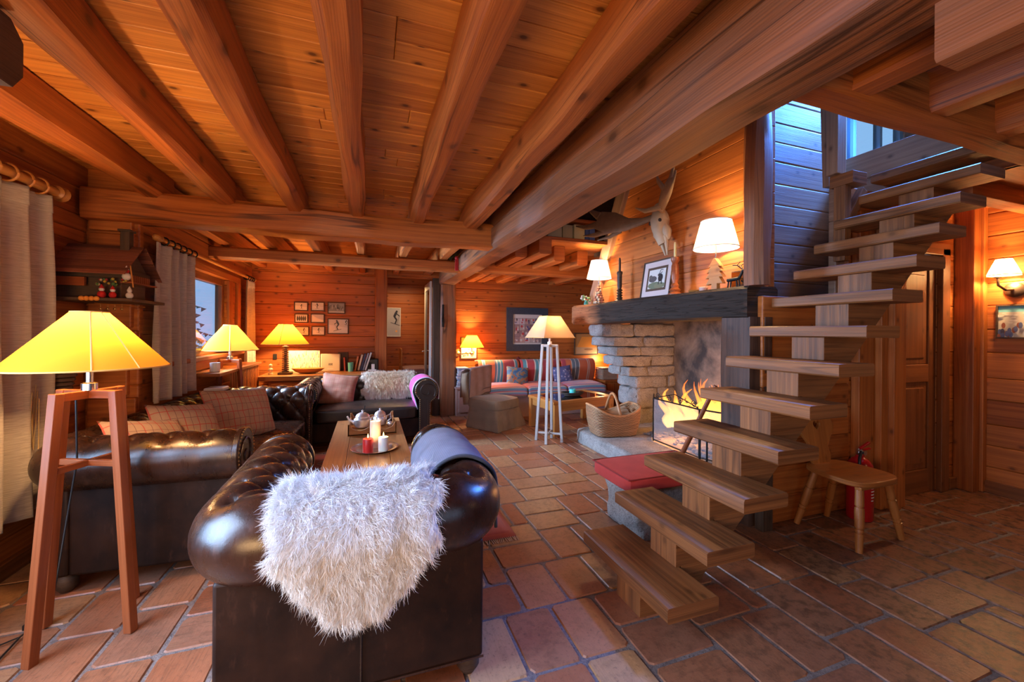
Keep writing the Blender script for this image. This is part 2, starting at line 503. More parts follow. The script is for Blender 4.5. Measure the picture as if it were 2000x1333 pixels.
# ---- floor of worn terracotta slabs in staggered bond
def tile_material():
    t = NT('terracotta'); o = t.obj(); uv = t.uv(); at = t.attr()
    sep = t.new('ShaderNodeSeparateColor'); t.l(at.outputs['Color'], sep.inputs[0])
    base = t.ramp(sep.outputs[0], [(0, (.30, .085, .035)), (.22, (.34, .12, .055)), (.45, (.40, .17, .085)), (.62, (.30, .12, .07)), (.8, (.46, .25, .12)), (1, (.50, .30, .16))])
    n = t.noise(o, 7, 5, .6)
    c = t.mix(t.ramp(n, [(.3, 0), (.7, .75)]), base, t.mix(.5, base, (.42, .20, .11)))
    n2 = t.noise(uv, 55, 5, .7)
    c = t.mix(t.math('MULTIPLY', t.ramp(n2, [(.55, 0), (.68, 1)]), .55), c, (.10, .045, .025))
    n3 = t.noise(o, 24, 5, .65)
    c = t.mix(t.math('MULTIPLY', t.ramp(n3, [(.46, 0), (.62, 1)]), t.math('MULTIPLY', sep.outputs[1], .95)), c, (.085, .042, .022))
    c = t.mix(t.math('MULTIPLY', sep.outputs[1], .62), c, t.mix(.30, (0.012, 0.008, 0.005), c))  # hall slabs darkened again: wear plus dim light put into the colour
    # scuffed brushed grain along the slab
    g = t.noise(t.scaled(uv, (6, 90, 1)), 1, 3, .7)
    c = t.mix(t.math('MULTIPLY', t.ramp(g, [(.5, 0), (.7, 1)]), t.math('MULTIPLY', sep.outputs[2], .55)), c, (.09, .04, .022))
    t.bump(t.math('ADD', n2, t.math('MULTIPLY', g, sep.outputs[2])), .35, .004)
    return t.set(col=c, rough=t.math('MULTIPLY_ADD', n2, .35, .16), spec=.45)

def make_floor():
    cell = .1185; X0, X1, Y0, Y1 = -2.0, 5.3, -.9, 8.1
    nx, ny = int((X1 - X0) / cell), int((Y1 - Y0) / cell)
    occ = np.zeros((nx, ny), bool); rr = random.Random(11); mb = MB(); mb.m = 1
    for j in range(ny):
        for i in range(nx):
            if occ[i, j]: continue
            ops = [(3, 2), (2, 3)] if rr.random() < .6 else [(2, 3), (3, 2)]
            ops += [(2, 2), (3, 1), (1, 3), (2, 1), (1, 2), (1, 1)]
            for w, h in ops:
                if i + w <= nx and j + h <= ny and not occ[i:i + w, j:j + h].any(): break
            occ[i:i + w, j:j + h] = True
            x0, y0 = X0 + i * cell, Y0 + j * cell; x1, y1 = x0 + w * cell, y0 + h * cell
            g = .0045; b = .008; z = rr.uniform(-.0015, .0015)
            q = [(x0 + g, y0 + g), (x1 - g, y0 + g), (x1 - g, y1 - g), (x0 + g, y1 - g)]
            q = [(a + rr.uniform(-.003, .003), e + rr.uniform(-.003, .003)) for a, e in q]
            k = .022
            lo = []; 
            cx, cy = (x0 + x1) / 2, (y0 + y1) / 2
            for n in range(4):      # corners cut back a little, worn round
                p, pr, nxp = q[n], q[n - 1], q[(n + 1) % 4]
                for o2 in (pr, nxp):
                    L = math.hypot(o2[0] - p[0], o2[1] - p[1]); kk = rr.uniform(.3, 1) * k
                    lo.append((p[0] + (o2[0] - p[0]) / L * kk, p[1] + (o2[1] - p[1]) / L * kk))
            hi = [(a + (cx - a) * b / max(.05, abs(cx - a)) * (abs(cx - a) > 0), e + (cy - e) * b / max(.05, abs(cy - e))) for a, e in lo]
            vs = [(a, e, -.012) for a, e in lo] + [(a, e, z) for a, e in hi]
            fs = [tuple(range(8, 16))] + [(n, (n + 1) % 8, 8 + (n + 1) % 8, 8 + n) for n in range(8)]
            ou, ov = rr.uniform(0, 40), rr.uniform(0, 40)
            sw = h > w
            uvs = [[((vs[n][1] if sw else vs[n][0]) + ou, (vs[n][0] if sw else vs[n][1]) + ov) for n in f] for f in fs]
            tone = rr.random()
            worn_dim = min(1, max(0, (x0 - .8) / 2.5)) if y0 < 3 else 0   # hall wear, darkened further to hold its dimmer light
            if rr.random() < worn_dim * 1.15: tone = rr.uniform(0, .6) * .9
            brushed = 1.0 if x0 < -.3 and y0 < 2.6 else rr.random() * .5
            mb.m = 1
            mb.add(vs, fs, uvs, (tone, min(1, .25 + .75 * worn_dim + rr.uniform(-.15, .15)), brushed))
    mb.m = 0
    mb.add([(X0, Y0, -.006), (X1, Y0, -.006), (X1, Y1, -.006), (X0, Y1, -.006)], [(0, 1, 2, 3)])
    mb.add([(X0, -3.2, -.006), (X1, -3.2, -.006), (X1, Y0, -.006), (X0, Y0, -.006)], [(0, 1, 2, 3)])
    grout = stone('grout', (.12, .09, .08), (.24, .19, .17), 1, .4)
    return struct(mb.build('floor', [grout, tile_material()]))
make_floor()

# ---- ceilings: boards running across the joists
def ceil_boards(name, x0, x1, y0, y1, z, wd, mat):
    mb = MB(); y = y0
    while y < y1 - .01:
        y2 = min(y1, y + wd * R.uniform(.92, 1.08))
        cuts = [x0]
        while x1 - cuts[-1] > 2.6: cuts.append(cuts[-1] + R.uniform(1.2, 2.2))
        cuts.append(x1)
        for a, b in zip(cuts, cuts[1:]): mb.box((a + .0008, y + .0016, z), (b - .0008, y2 - .0016, z + .04), 0)
        y = y2
    mb.box((x0, y0, z + .035), (x1, y1, z + .06), 0, c=(0, 0, 0))
    return struct(mb.build(name, mat, bevel=.005))
ceil_boards('ceiling', -1.95, 1.12, -3.2, 6.75, 2.465, .125, W_CEIL)
ceil_boards('ceiling_hall', 1.2, 5.2, -3.2, .98, 2.40, .19, W_DOOR)
ceil_boards('ceiling_alcove', 1.2, 4.6, 4.25, 6.95, 2.40, .16, W_WALL)
ceil_boards('ceiling_passage', .0, 1.3, 6.7, 8.1, 2.36, .14, W_WALL)

# ---- walls
planks('wall_left', 1, -1.86, -3.2, 3.65, 0, 2.5, .19, -1, holes=[(.55, 2.72, .55, 2.02)])
planks('wall_left_step', 0, 3.65, -1.92, -1.57, 0, 2.5, .19, 1)
planks('wall_left_window', 1, -1.57, 3.65, 6.62, 0, 2.5, .19, -1, holes=[(4.05, 5.56, 1.09, 1.93)])
planks('wall_back', 0, 6.60, -1.63, .98, 0, 2.5, .155, 1, holes=[(.255, .95, -.1, 2.195)])
planks('wall_alcove', 0, 6.85, .95, 4.6, 0, 2.5, .19, 1)
planks('wall_alcove_right', 1, 4.42, 4.4, 6.9, 0, 2.5, .19, 1)
planks('wall_passage_back', 0, 8.0, -.2, 1.4, -.3, 2.5, .2, 1)
planks('wall_passage_left', 1, .02, 6.66, 8.0, -.3, 2.5, .2, -1)
planks('wall_passage_right', 1, 1.16, 6.66, 8.0, -.3, 2.5, .2, 1)
planks('wall_rear', 0, -3.0, -1.95, 5.2, 0, 2.5, .2, -1, holes=[(-.6, 2.4, .3, 2.2)])
planks('wall_right', 1, 5.06, -3.0, 2.15, 0, 2.62, .2, 1)
# upper storey round the stair well
planks('wall_well_left', 1, 1.20, .9, 6.9, 2.44, 4.7, .2, -1, W_UP)
planks('wall_well_front', 0, .93, 1.2, 6.3, 2.40, 4.7, .2, -1, W_UP)
planks('wall_well_right', 1, 6.2, .9, 3.0, 2.3, 4.7, .2, 1, W_UP)
planks('wall_well_back', 0, 2.95, 3.79, 6.3, 2.3, 4.7, .2, 1, W_UP, holes=[(4.55, 5.9, 3.12, 4.3)])
planks('wall_well_alcove', 0, 6.85, 1.2, 4.7, 2.5, 4.7, .2, 1, W_UP)
planks('wall_well_alcove_right', 1, 4.5, 2.9, 6.9, 2.4, 4.7, .2, 1, W_UP)
planks('light_block_door', 0, 2.32, 3.8, 4.85, 0, 2.2, .2, 1, W_DARK)  # unseen boards added to stop outside light showing round the door
ceil_boards('ceiling_well', 1.1, 6.4, .8, 7.0, 4.7, .2, W_UP)
# stair wall (faces the camera) and its right-hand continuation with the door
planks('wall_stair', 0, 2.09, 2.60, 3.52, 0, 1.62, .2, 1)
planks('wall_stair_upper', 0, 2.40, 2.77, 3.79, 1.6, 4.7, .17, 1, W_UP)
planks('wall_stair_return', 1, 3.79, 2.40, 3.0, 1.6, 4.7, .2, 1, W_UP)
planks('wall_stair_recess', 0, 2.12, 3.40, 3.99, 1.62, 2.5, .2, 1, W_UP)
planks('wall_door', 0, 2.09, 3.50, 5.1, 0, 2.5, .2, 1, W_WALL, holes=[(3.98, 4.66, -.1, 2.05)])
planks('wall_stair_top', 1, 3.95, 1.0, 2.95, 2.46, 2.90, .2, 1, W_UP)
mb = MB(); mb.box((3.95, .95, 2.46), (5.1, 2.1, 2.6), 0)
for y in (1.15, 1.6): mb.box((3.97, y, 2.34), (5.06, y + .12, 2.46), 0)
struct(mb.build('floor_landing', W_BEAM, bevel=.005))
# hood wall over the mantel: boards ending on a leaning corner board
planks('wall_fireplace', 1, 2.74, 2.16, 4.62, 1.66, 4.7, .235, 1, W_WALL, bev=.006,
       clip=lambda z, a, b: (a, max(2.6, 4.56 - max(0, z - 1.7) * .52)))
mb = MB(); mb.obox((2.72, 4.60, 1.68), (2.72, 3.0, 4.76), .07, .17, up=(0, .5, 1))
struct(mb.build('trim_hood', W_UP, bevel=.006))

# ---- baseboards
mb = MB(); mb.box((5.03, -3, 0), (5.06, 2.07, .10), 1); struct(mb.build('baseboard_right', W_DOOR, bevel=.004))
mb = MB(); mb.box((4.80, 2.06, 0), (5.04, 2.09, .10), 0); struct(mb.build('baseboard_door', W_DOOR, bevel=.004))
mb = MB(); mb.box((-1.86, -3, 0), (-1.83, 3.65, .09), 1); struct(mb.build('baseboard_left', W_DOOR, bevel=.004))

# ---- posts and beams
def beam(name, label, p0, p1, w, h, mat=W_BEAM, jit=.011, seg=None, ch=.022, up=(0, 0, 1), group=None):
    mb = MB(); L = (Vector(p1) - Vector(p0)).length
    mb.hewn(p0, p1, w, h, jit, seg or max(6, int(L * 5)), ch, up)
    o = mb.build(name, mat, smooth=35)
    tag(o, label, 'beam' if 'beam' in name or 'joist' in name else 'post', group)
    return struct(o)
YA = 3.52
beam('ceiling_beam', 'heavy hewn cross beam carrying the joists above the sofas', (-1.84, YA + .1, 2.205), (1.08, YA + .1, 2.215), .21, .215, W_BEAM, .013)
beam('ceiling_beam', 'second cross beam nearer the desk wall', (-1.57, 5.05, 2.155), (1.06, 5.05, 2.165), .16, .135, W_BEAM, .006)
JX = [(-1.44, .125, -.03), (-1.01, .12, .10), (-.555, .13, .075), (-.10, .12, 0), (.375, .125, -.06), (.855, .14, -.10)]
for k, (x, w, dx) in enumerate(JX):
    mb = MB()
    mb.hewn((x + dx * 1.2, -2.9, 2.36), (x, 3.7, 2.375), w, .21, .014, 34, .028)
    o = mb.build('ceiling_joist_beam', W_BEAM, smooth=35)
    struct(tag(o, ['ceiling joist nearest the left wall', 'second ceiling joist from the left wall', 'third ceiling joist from the left, over the armchair', 'narrow ceiling joist straight overhead in the middle',
                   'wavy-edged ceiling joist right of the middle one', 'ceiling joist next to the great main beam'][k], 'beam', 'joists of the sitting room ceiling'))
    mb = MB(); mb.hewn((x, 3.68, 2.335), (x, 6.62, 2.335), w * .8, .20, .006, 14, .016)
    o = mb.build('ceiling_joist_beam', W_BEAM, smooth=35)
    struct(tag(o, 'short joist between the two cross beams, %s from the left' % ['first', 'second', 'third', 'fourth', 'fifth', 'sixth'][k], 'beam', 'short joists over the loveseat'))
# great main beam in two timbers
mb = MB()
mb.hewn((1.17, .45, 2.205), (1.17, 6.62, 2.205), .27, .21, .010, 40, .03)
mb.hewn((1.165, .45, 2.375), (1.165, 6.62, 2.375), .235, .16, .008, 40, .02)
mb.hewn((1.17, -3.0, 2.225), (1.17, .46, 2.205), .27, .21, .006, 20, .03)
struct(tag(mb.build('main_beam', W_MAIN, smooth=35), 'great double beam running from the foreground to the post', 'beam'))
beam('ceiling_beam', 'thick plank end hanging under the main beam at the top right', (1.245, -1.5, 2.035), (1.245, .545, 2.035), .095, .14, W_MAIN, .002, 8, .006)
beam('header_beam', 'beam across the stair opening with three joists behind it', (1.28, .95, 2.235), (5.06, .95, 2.225), .13, .17, W_BEAM, .016)
for x, lb in ((1.56, 'hall joist right beside the main beam'), (1.98, 'hall joist second from the main beam'), (2.42, 'hall joist third from the main beam'), (2.95, 'hall joist fourth from the main beam'), (3.6, 'hall joist over the right wall lamp')):
    mb = MB(); mb.hewn((x, -2.9, 2.275), (x, .9, 2.275), .12, .22, .006, 18, .014)
    struct(tag(mb.build('hall_joist_beam', W_BEAM, smooth=35), lb, 'beam', 'joists of the hall ceiling'))
beam('alcove_beam', 'beam across the alcove under the mezzanine joists', (1.28, 5.22, 2.21), (4.4, 5.22, 2.225), .15, .155, W_BEAM, .006)
for x, y0, lb in ((1.64, 4.36, 'mezzanine joist with a square cut end nearest the main beam'), (1.83, 4.10, 'longest mezzanine joist end, second from the main beam'), (2.17, 4.45, 'mezzanine joist end left of the small mantel lamp'), (2.58, 4.62, 'mezzanine joist end against the hood board'), (3.2, 4.7, 'mezzanine joist behind the hood')):
    mb = MB(); mb.hewn((x, y0, 2.31), (x, 6.85, 2.31), .15, .19, .004, 14, .016)
    struct(tag(mb.build('mezzanine_joist_beam', W_BEAM, smooth=35), lb, 'beam', 'joists of the mezzanine'))
mb = MB(); mb.box((1.3, 4.2, 2.405), (2.70, 6.85, 2.445), 0); struct(mb.build('floor_mezzanine', W_WALL, bevel=.004))
beam('ceiling_beam', 'dark cut log end at the top left corner', (-1.86, 1.52, 2.15), (-.985, 1.52, 2.15), .24, .20, W_DARK, .012, 8, .05)
beam('main_post', 'thick hewn post under the end of the main beam', (1.195, 6.55, 0), (1.195, 6.55, 2.11), .25, .20, W_MAIN, .010, 16, .03, (0, 1, 0))
beam('door_post', 'flat post left of the passage door', (.165, 6.53, 0), (.165, 6.53, 2.35), .175, .14, W_BEAM, .003, 12, .01, (0, 1, 0))
beam('door_post', 'dark post between the passage door and the main post', (1.01, 6.56, 0), (1.01, 6.56, 2.2), .115, .12, W_DARK, .003, 12, .01, (0, 1, 0))
beam('lintel_beam', 'lintel over the passage door', (.06, 6.55, 2.265), (1.1, 6.55, 2.265), .13, .13, W_BEAM, .003, 8, .01)
beam('corner_post', 'hewn corner post standing on the near end of the mantel', (2.575, 2.12, 1.69), (2.60, 2.12, 4.7), .135, .15, W_MAIN, .014, 30, .035, (0, 1, 0))
# stub ends of crossing logs at the step in the left wall
mb = MB()
for z0, z1, dx in ((.02, .3, 0), (.32, .62, .02), (.66, .86, .03), (.88, 1.06, -.02), (1.08, 1.34, .03), (1.36, 1.62, 0), (1.64, 1.80, -.03), (1.82, 2.02, .02), (2.04, 2.20, 0)):
    mb.box((-1.84, 3.61, z0), (-1.60 + dx, 3.66, z1), 0)
struct(mb.build('trim_log_ends', W_WALL, bevel=.008))
# upstairs newel and its bracket beside the stairs
o = T('newel_post', 'dark newel with a square cap at the top of the stairs', 'post', (3.32, 2.02, 2.2))
mb = MB(); mb.box((3.26, 2.03, 2.55), (3.36, 2.11, 3.6), 2); mb.build('shaft', W_UP, o, bevel=.006)
mb = MB(); mb.box((3.30, 1.95, 2.46), (3.46, 2.11, 2.55), 0); mb.build('cap', W_TREAD, o, bevel=.004)
mb = MB(); mb.box((3.30, 2.0, 1.9), (3.37, 2.08, 2.46), 2); mb.obox((3.38, 2.04, 2.2), (3.56, 2.04, 2.46), .05, .06); mb.build('support', W_TREAD, o, bevel=.004)
mb = MB(); mb.obox((3.44, 2.2, 2.52), (3.40, 2.2, 3.3), .05, .08); mb.build('brace', W_UP, o, bevel=.004)
o['kind'] = 'structure'

# ---- windows
GLASS = pane_mat('window_glass', (.86, .94, 1.0), .06)
def window(name, ax, c, a0, a1, z0, z1, fw, mull=(), mat=W_DOOR, dp=.07, rails=()):
    mb = MB()
    def bx(p, q, r, s, ww=0):
        if ax == 0: mb.box((p, c - dp / 2, r), (q, c + dp / 2, s))
        else: mb.box((c - dp / 2, p, r), (c + dp / 2, q, s))
    bx(a0, a0 + fw, z0, z1); bx(a1 - fw, a1, z0, z1); bx(a0 + fw, a1 - fw, z0, z0 + fw); bx(a0 + fw, a1 - fw, z1 - fw, z1)
    for m in mull: bx(m - fw * .4, m + fw * .4, z0 + fw, z1 - fw)
    for m in rails: bx(a0 + fw, a1 - fw, m - .015, m + .015)
    o = struct(mb.build(name, mat, bevel=.005))
    mb = MB()
    if ax == 0: mb.add([(a0, c, z0), (a1, c, z0), (a1, c, z1), (a0, c, z1)], [(0, 1, 2, 3)])
    else: mb.add([(c, a0, z0), (c, a1, z0), (c, a1, z1), (c, a0, z1)], [(0, 1, 2, 3)])
    mb.build('pane', GLASS, o)
    return o
window('window_1', 1, -1.635, 4.05, 5.56, 1.09, 1.93, .075)
window('window_2', 0, 3.0, 4.55, 5.9, 3.12, 4.3, .06, (5.05, 5.5), plain('window_grey', (.22, .30, .32), .5))
window('window_3', 1, -1.92, .55, 2.72, .55, 2.02, .08, (1.6,))
window('window_4', 0, -3.04, -.6, 2.4, .3, 2.2, .09, (.4, 1.4))
mb = MB(); mb.box((-1.575, 4.0, 1.05), (-1.50, 6.0, 1.09), 1); mb.box((-1.575, 4.0, 1.93), (-1.545, 5.98, 2.0), 1); mb.box((-1.575, 5.56, 1.09), (-1.55, 5.70, 1.93), 2); mb.box((-1.575, 5.86, 1.09), (-1.54, 5.98, 1.93), 2)
struct(mb.build('window_sill', W_WALL, bevel=.005))
# outside: pine branches and a far bank
bark = plain('bark', (.06, .045, .035), .9, var=.4)
leaf = plain('spruce_green', (.06, .17, .15), .8, var=.5, scale=8)
def spruce(x, y, h, label, seed):
    rr = random.Random(seed)
    o = T('spruce_tree', label, 'tree', (x, y, -.6), group='trees outside the windows')
    mb = MB(); mb.tube([(x, y, -.6), (x, y, h)], [.13, .02], 8); mb.build('trunk', bark, o)
    mb = MB(); z = -.2
    while z < h:
        L = (h - z) / h * 1.3 + .15
        for k in range(9):
            a = rr.uniform(0, 6.28); 
            d = Vector((math.cos(a), math.sin(a), -.35)); s = Vector((-d.y, d.x, 0))
            p = Vector((x, y, z)); l = L * rr.uniform(.7, 1.05)
            for m in range(9):
                q = p + d * (l * (m + 1) / 9); wv = .16 * (1 - m / 10)
                for sg in (-1, 1):
                    e = q + s * sg * wv * rr.uniform(.8, 1.6) + Vector((0, 0, rr.uniform(-.10, .02)))
                    mb.add([q, q + d * .09, e], [(0, 1, 2)])
        z += .16
    mb.build('needles', leaf, o)
spruce(-5.15, 12.6, 4.2, 'spruce seen through the left window', 3)
spruce(-3.9, 9.8, 3.3, 'spruce nearer the house beyond the left window', 4)
mb = MB(); mb.box((-9, -6, -.65), (-2.3, 16, -.6)); struct(mb.build('ground_snow', plain('snow', (.8, .84, .9), .8)))

# ---- doors
door = T('door_1', 'white framed glass door standing open into the passage', 'door', (.955, 6.66, 0), kind='structure')
mb = MB(); x0, x1 = .925, .965
mb.box((x0, 6.66, .03), (x1, 6.76, 2.17)); mb.box((x0, 7.26, .03), (x1, 7.36, 2.17)); mb.box((x0, 6.76, .03), (x1, 7.26, .45)); mb.box((x0, 6.76, 2.05), (x1, 7.26, 2.17))
mb.build('leaf', WHITEP, door, bevel=.004)
mb = MB(); mb.box((.943, 6.76, .45), (.947, 7.26, 2.05)); mb.build('pane', GLASS, door)
mb = MB(); mb.tube([(.925, 7.31, 1.0), (.88, 7.31, 1.0), (.88, 7.22, 1.0)], .009, 8); mb.build('handle', STEEL, door, smooth=40)

door = T('door_2', 'dark panelled wooden door right of the stairs', 'door', (4.3, 2.2, 0), kind='structure')
mb = MB()
mb.box((4.0, 2.095, .0), (4.10, 2.135, 2.04), 2); mb.box((4.55, 2.095, .0), (4.65, 2.135, 2.04), 2)
for z0, z1 in ((.0, .20), (.95, 1.10), (1.92, 2.04)): mb.box((4.10, 2.095, z0), (4.55, 2.135, z1), 0)
mb.build('frame', W_DOOR, door, bevel=.005)
mb = MB()
for z0, z1 in ((.20, .95), (1.10, 1.92)):
    mb.box((4.10, 2.108, z0), (4.55, 2.128, z1), 2); mb.box((4.15, 2.10, z0 + .05), (4.50, 2.12, z1 - .05), 2)
mb.build('panel', W_DOOR, door, bevel=.008)
mb = MB()
mb.box((3.53, 2.03, 0), (3.70, 2.09, 2.3), 2); mb.box((3.72, 1.99, 0), (3.80, 2.09, 2.3), 2); mb.box((3.80, 1.95, 0), (3.90, 2.09, 2.3), 2); mb.box((3.92, 1.97, 0), (3.985, 2.09, 2.1), 2)
struct(mb.build('trim_1', W_WALL, bevel=.005))
mb = MB(); mb.box((4.65, 2.05, 0), (4.76, 2.09, 2.1), 2); mb.box((3.9, 2.05, 2.04), (4.76, 2.09, 2.14), 0); struct(mb.build('trim_2', W_DOOR, bevel=.005))
mb = MB(); mb.box((4.90, 1.96, 0), (5.0, 2.09, 2.5), 2); mb.box((5.0, 1.94, 0), (5.06, 2.0, 2.5), 2); struct(mb.build('trim_3', W_WALL, bevel=.006))
# ================================================================ FIREPLACE
fp = T('fireplace', 'open stone fireplace with a smoke-blackened mantel beam', 'fireplace', (3.2, 3.4, 0))
GRANITE = stone('granite', (.23, .215, .20), (.44, .42, .40), 1.0, .9)
mb = MB()
mb.hewn((2.645, 2.13, 1.575), (2.645, 4.74, 1.575), .29, .235, .010, 26, .02)
W_MANTEL = wood('smoked_oak', (.020, .014, .011), (.085, .055, .040), .5, .5, 6, .2, .5)
def soot_mantel():
    t = NT('mantel_oak'); uv = t.uv(); o = t.obj()
    n = t.noise(t.scaled(uv, (.8, 14, 1)), 1.5, 4, .6)
    sp = t.new('ShaderNodeSeparateXYZ'); t.l(o, sp.inputs[0])
    # soot of the fire blackens the middle of the beam; both ends keep their brown
    s = t.math('ABSOLUTE', t.math('ADD', sp.outputs[1], .30))
    s2 = t.math('SUBTRACT', t.math('ADD', s, t.math('MULTIPLY', n, .3)), .98)
    clean = t.ramp(s2, [(.12, 0), (.42, 1)])
    c = t.mix(n, (.014, .010, .008), (.050, .033, .025))
    c = t.mix(clean, c, t.mix(n, (.16, .055, .022), (.40, .17, .07)))
    cr = t.noise(t.scaled(uv, (.9, 22, 1)), 2.2, 2)
    crack = t.ramp(cr, [(.485, 0), (.5, 1), (.515, 0)])
    c = t.mix(t.math('MULTIPLY', crack, .8), c, (.01, .008, .007))
    t.bump(t.math('SUBTRACT', n, crack), .6, .012)
    return t.set(col=c, rough=.75, spec=.2)
# local frame of the fireplace: y=0 is the middle of the mantel (3.4)
mb.build('mantel_shelf', soot_mantel(), fp, smooth=35)
# wooden cheek post under the near end of the mantel
mb = MB(); mb.hewn((2.585, 2.24, 0), (2.585, 2.24, 1.47), .16, .27, .008, 10, .015, (0, 1, 0)); mb.hewn((2.66, 2.14, 0), (2.66, 2.14, 1.47), .1, .1, .006, 10, .015, (0, 1, 0))
mb.build('cheek_post', W_CHEEK, fp, smooth=35)
# stone pier, corbelled out to carry the mantel
def rock(mb, lo, hi, sd, amp=.03, n=9):
    lo = Vector(lo); hi = Vector(hi); ce = (lo + hi) / 2; hf = (hi - lo) / 2
    for axis in range(3):
        for sg in (-1, 1):
            a, b = [i for i in range(3) if i != axis]
            if (sg > 0) != (axis == 1): pass
            def fn(u, v):
                q = [0, 0, 0]; q[axis] = sg; q[a] = u * 2 - 1; q[b] = v * 2 - 1
                w = Vector(q); l6 = (abs(w.x) ** 9 + abs(w.y) ** 9 + abs(w.z) ** 9) ** (1 / 9)
                p = ce + Vector((w.x / l6 * hf.x, w.y / l6 * hf.y, w.z / l6 * hf.z))
                nn = noise.noise(p * 6 + Vector((sd, 0, 0))) + .6 * noise.noise(p * 17 + Vector((0, sd, 0)))
                return p + (p - ce).normalized() * nn * amp
            mb.grid(n, n, fn)
mb = MB(); rr = random.Random(5)
courses = [(.10, .345, 3.34), (.345, .615, 3.35), (.615, .775, 3.335), (.775, .905, 3.22), (.905, 1.045, 3.10), (1.045, 1.17, 3.02), (1.17, 1.30, 2.96), (1.30, 1.47, 2.93)]
for i, (z0, z1, x0) in enumerate(courses):
    cuts = [x0, x0 + (rr.uniform(.28, .42) if i % 2 else rr.uniform(.45, .6)), 3.98]
    for a, b in zip(cuts, cuts[1:]):
        rock(mb, (a + .004, 4.50 + rr.uniform(-.012, .012), z0 + .004), (b - .004, 4.70, z1 - .004), rr.uniform(0, 90))
    s = 4.71; e = 4.93 + .02 * i
    rock(mb, (x0 + rr.uniform(-.02, .02), 4.69, z0 + .004), (x0 + .4, e, z1 - .004), rr.uniform(0, 90))
mb.build('stone_pier', GRANITE, fp, smooth=60)
mb = MB(); mb.box((3.36, 4.53, .0), (3.96, 4.68, 1.46)); mb.build('mortar', stone('mortar', (.12, .10, .09), (.2, .18, .16)), fp)
# hearth slab with a rough front
mb = MB()
def slab(mb, lo, hi, sd, amp=.012, n=16):
    rock(mb, lo, hi, sd, amp, n)
slab(mb, (2.44, 3.05, -.03), (3.5, 4.58, .155), 3, .022, 18); slab(mb, (2.48, 2.3, -.03), (3.5, 3.06, .165), 8, .015, 14); slab(mb, (3.4, 2.3, -.03), (4.0, 4.6, .155), 8, .006)
mb.build('hearth_slab', GRANITE, fp, smooth=60)
def plaster():
    t = NT('sooty_plaster'); o = t.obj(); n = t.noise(o, 2.2, 5, .6, .4); n2 = t.noise(o, 30, 4)
    c = t.mix(t.ramp(n, [(.34, 0), (.62, 1)]), (.025, .024, .026), (.22, .165, .125))
    t.bump(n2, .3, .01)
    return t.set(col=c, rough=.9)
mb = MB()
mb.box((3.97, 2.3, .1), (4.05, 4.7, 2.4)); mb.box((2.72, 2.2, .1), (4.0, 2.32, 1.6)); mb.box((2.72, 2.2, 1.56), (4.0, 2.5, 1.6)); mb.box((2.80, 2.47, 1.6), (4.0, 2.5, 2.4)); mb.box((3.36, 4.55, 1.44), (4.0, 4.68, 2.4)); mb.box((2.80, 2.47, 2.35), (4.0, 4.7, 2.4))
mb.build('firebox_lining', plaster(), fp)

# burning logs and flames
CHAR = stone('charred_wood', (.012, .010, .009), (.07, .05, .04), 1.5, .8)
for k, (p, q, r) in enumerate((((3.35, 3.15, .22), (3.75, 3.75, .24), .055), ((3.62, 3.05, .23), (3.45, 3.8, .25), .06), ((3.3, 3.5, .33), (3.78, 3.3, .31), .05))):
    mb = MB(); p = Vector(p); q = Vector(q)
    mb.tube([p.lerp(q, i / 8) + Vector((0, 0, .012 * noise.noise(Vector((i * 1.3, k * 5, 0))))) for i in range(9)], [r * (1 + .15 * noise.noise(Vector((i * 2.1, k, 3)))) for i in range(9)], 12)
    tag(mb.build('burning_log', CHAR, smooth=50), ['charred log lying at the left of the fire', 'charred log crossing the middle of the fire', 'topmost charred log in the fire'][k], 'log', 'logs in the fire')
def flame_mat():
    t = NT('flame'); o = t.obj(); sp = t.new('ShaderNodeSeparateXYZ'); t.l(o, sp.inputs[0])
    z = sp.outputs[2]
    col = t.ramp(t.math('MULTIPLY', z, 1.6), [(0, (1, .62, .18)), (.35, (1, .42, .07)), (.8, (1, .20, .02))])
    e = t.new('ShaderNodeEmission'); t.l(col, e.inputs[0]); e.inputs[1].default_value = 4.2
    tr = t.new('ShaderNodeBsdfTransparent'); m = t.new('ShaderNodeMixShader')
    lw = t.new('ShaderNodeLayerWeight'); lw.inputs[0].default_value = .45
    a = t.math('MULTIPLY', t.math('SUBTRACT', 1, lw.outputs['Facing']), t.ramp(z, [(0, .6), (.25, .5), (.62, .12)]))
    t.l(a, m.inputs[0]); t.l(tr.outputs[0], m.inputs[1]); t.l(e.outputs[0], m.inputs[2]); t.l(m.outputs[0], t.out.inputs[0])
    return t.m
mb = MB(); rr = random.Random(9)
for k in range(44):
    bx, by = 3.50 + rr.uniform(-.18, .16), 3.43 + rr.uniform(-.46, .46)
    h = rr.uniform(.22, .66) * (1 - .35 * abs(by - 3.43) / .42); r = rr.uniform(.03, .075); ph = rr.uniform(0, 6)
    pts = [(bx + .05 * math.sin(ph + i * .55) * i / 10, by + .06 * math.cos(ph * 2 + i * .6) * i / 10 + .008 * i, .25 + h * i / 12) for i in range(13)]
    mb.tube(pts, [r * (.45 + 1.1 * (i / 4)) if i < 3 else r * max(.02, 1.25 * (1 - (i - 2) / 10.4) ** .9) for i in range(13)], 10, False)
tag(mb.build('flames', flame_mat(), smooth=180), 'orange flames burning on the hearth', 'fire', kind='stuff')
bulb('fire_light', (3.42, 3.42, .55), 17, (1.0, .36, .08), .16)
bulb('fire_light_low', (3.2, 3.55, .36), 7, (1.0, .36, .08), .1)
mb = MB()
for k in range(60):
    rock(mb, (3.1 + rr.uniform(0, .75), 2.95 + rr.uniform(0, 1.0), .15), None, 0) if False else None
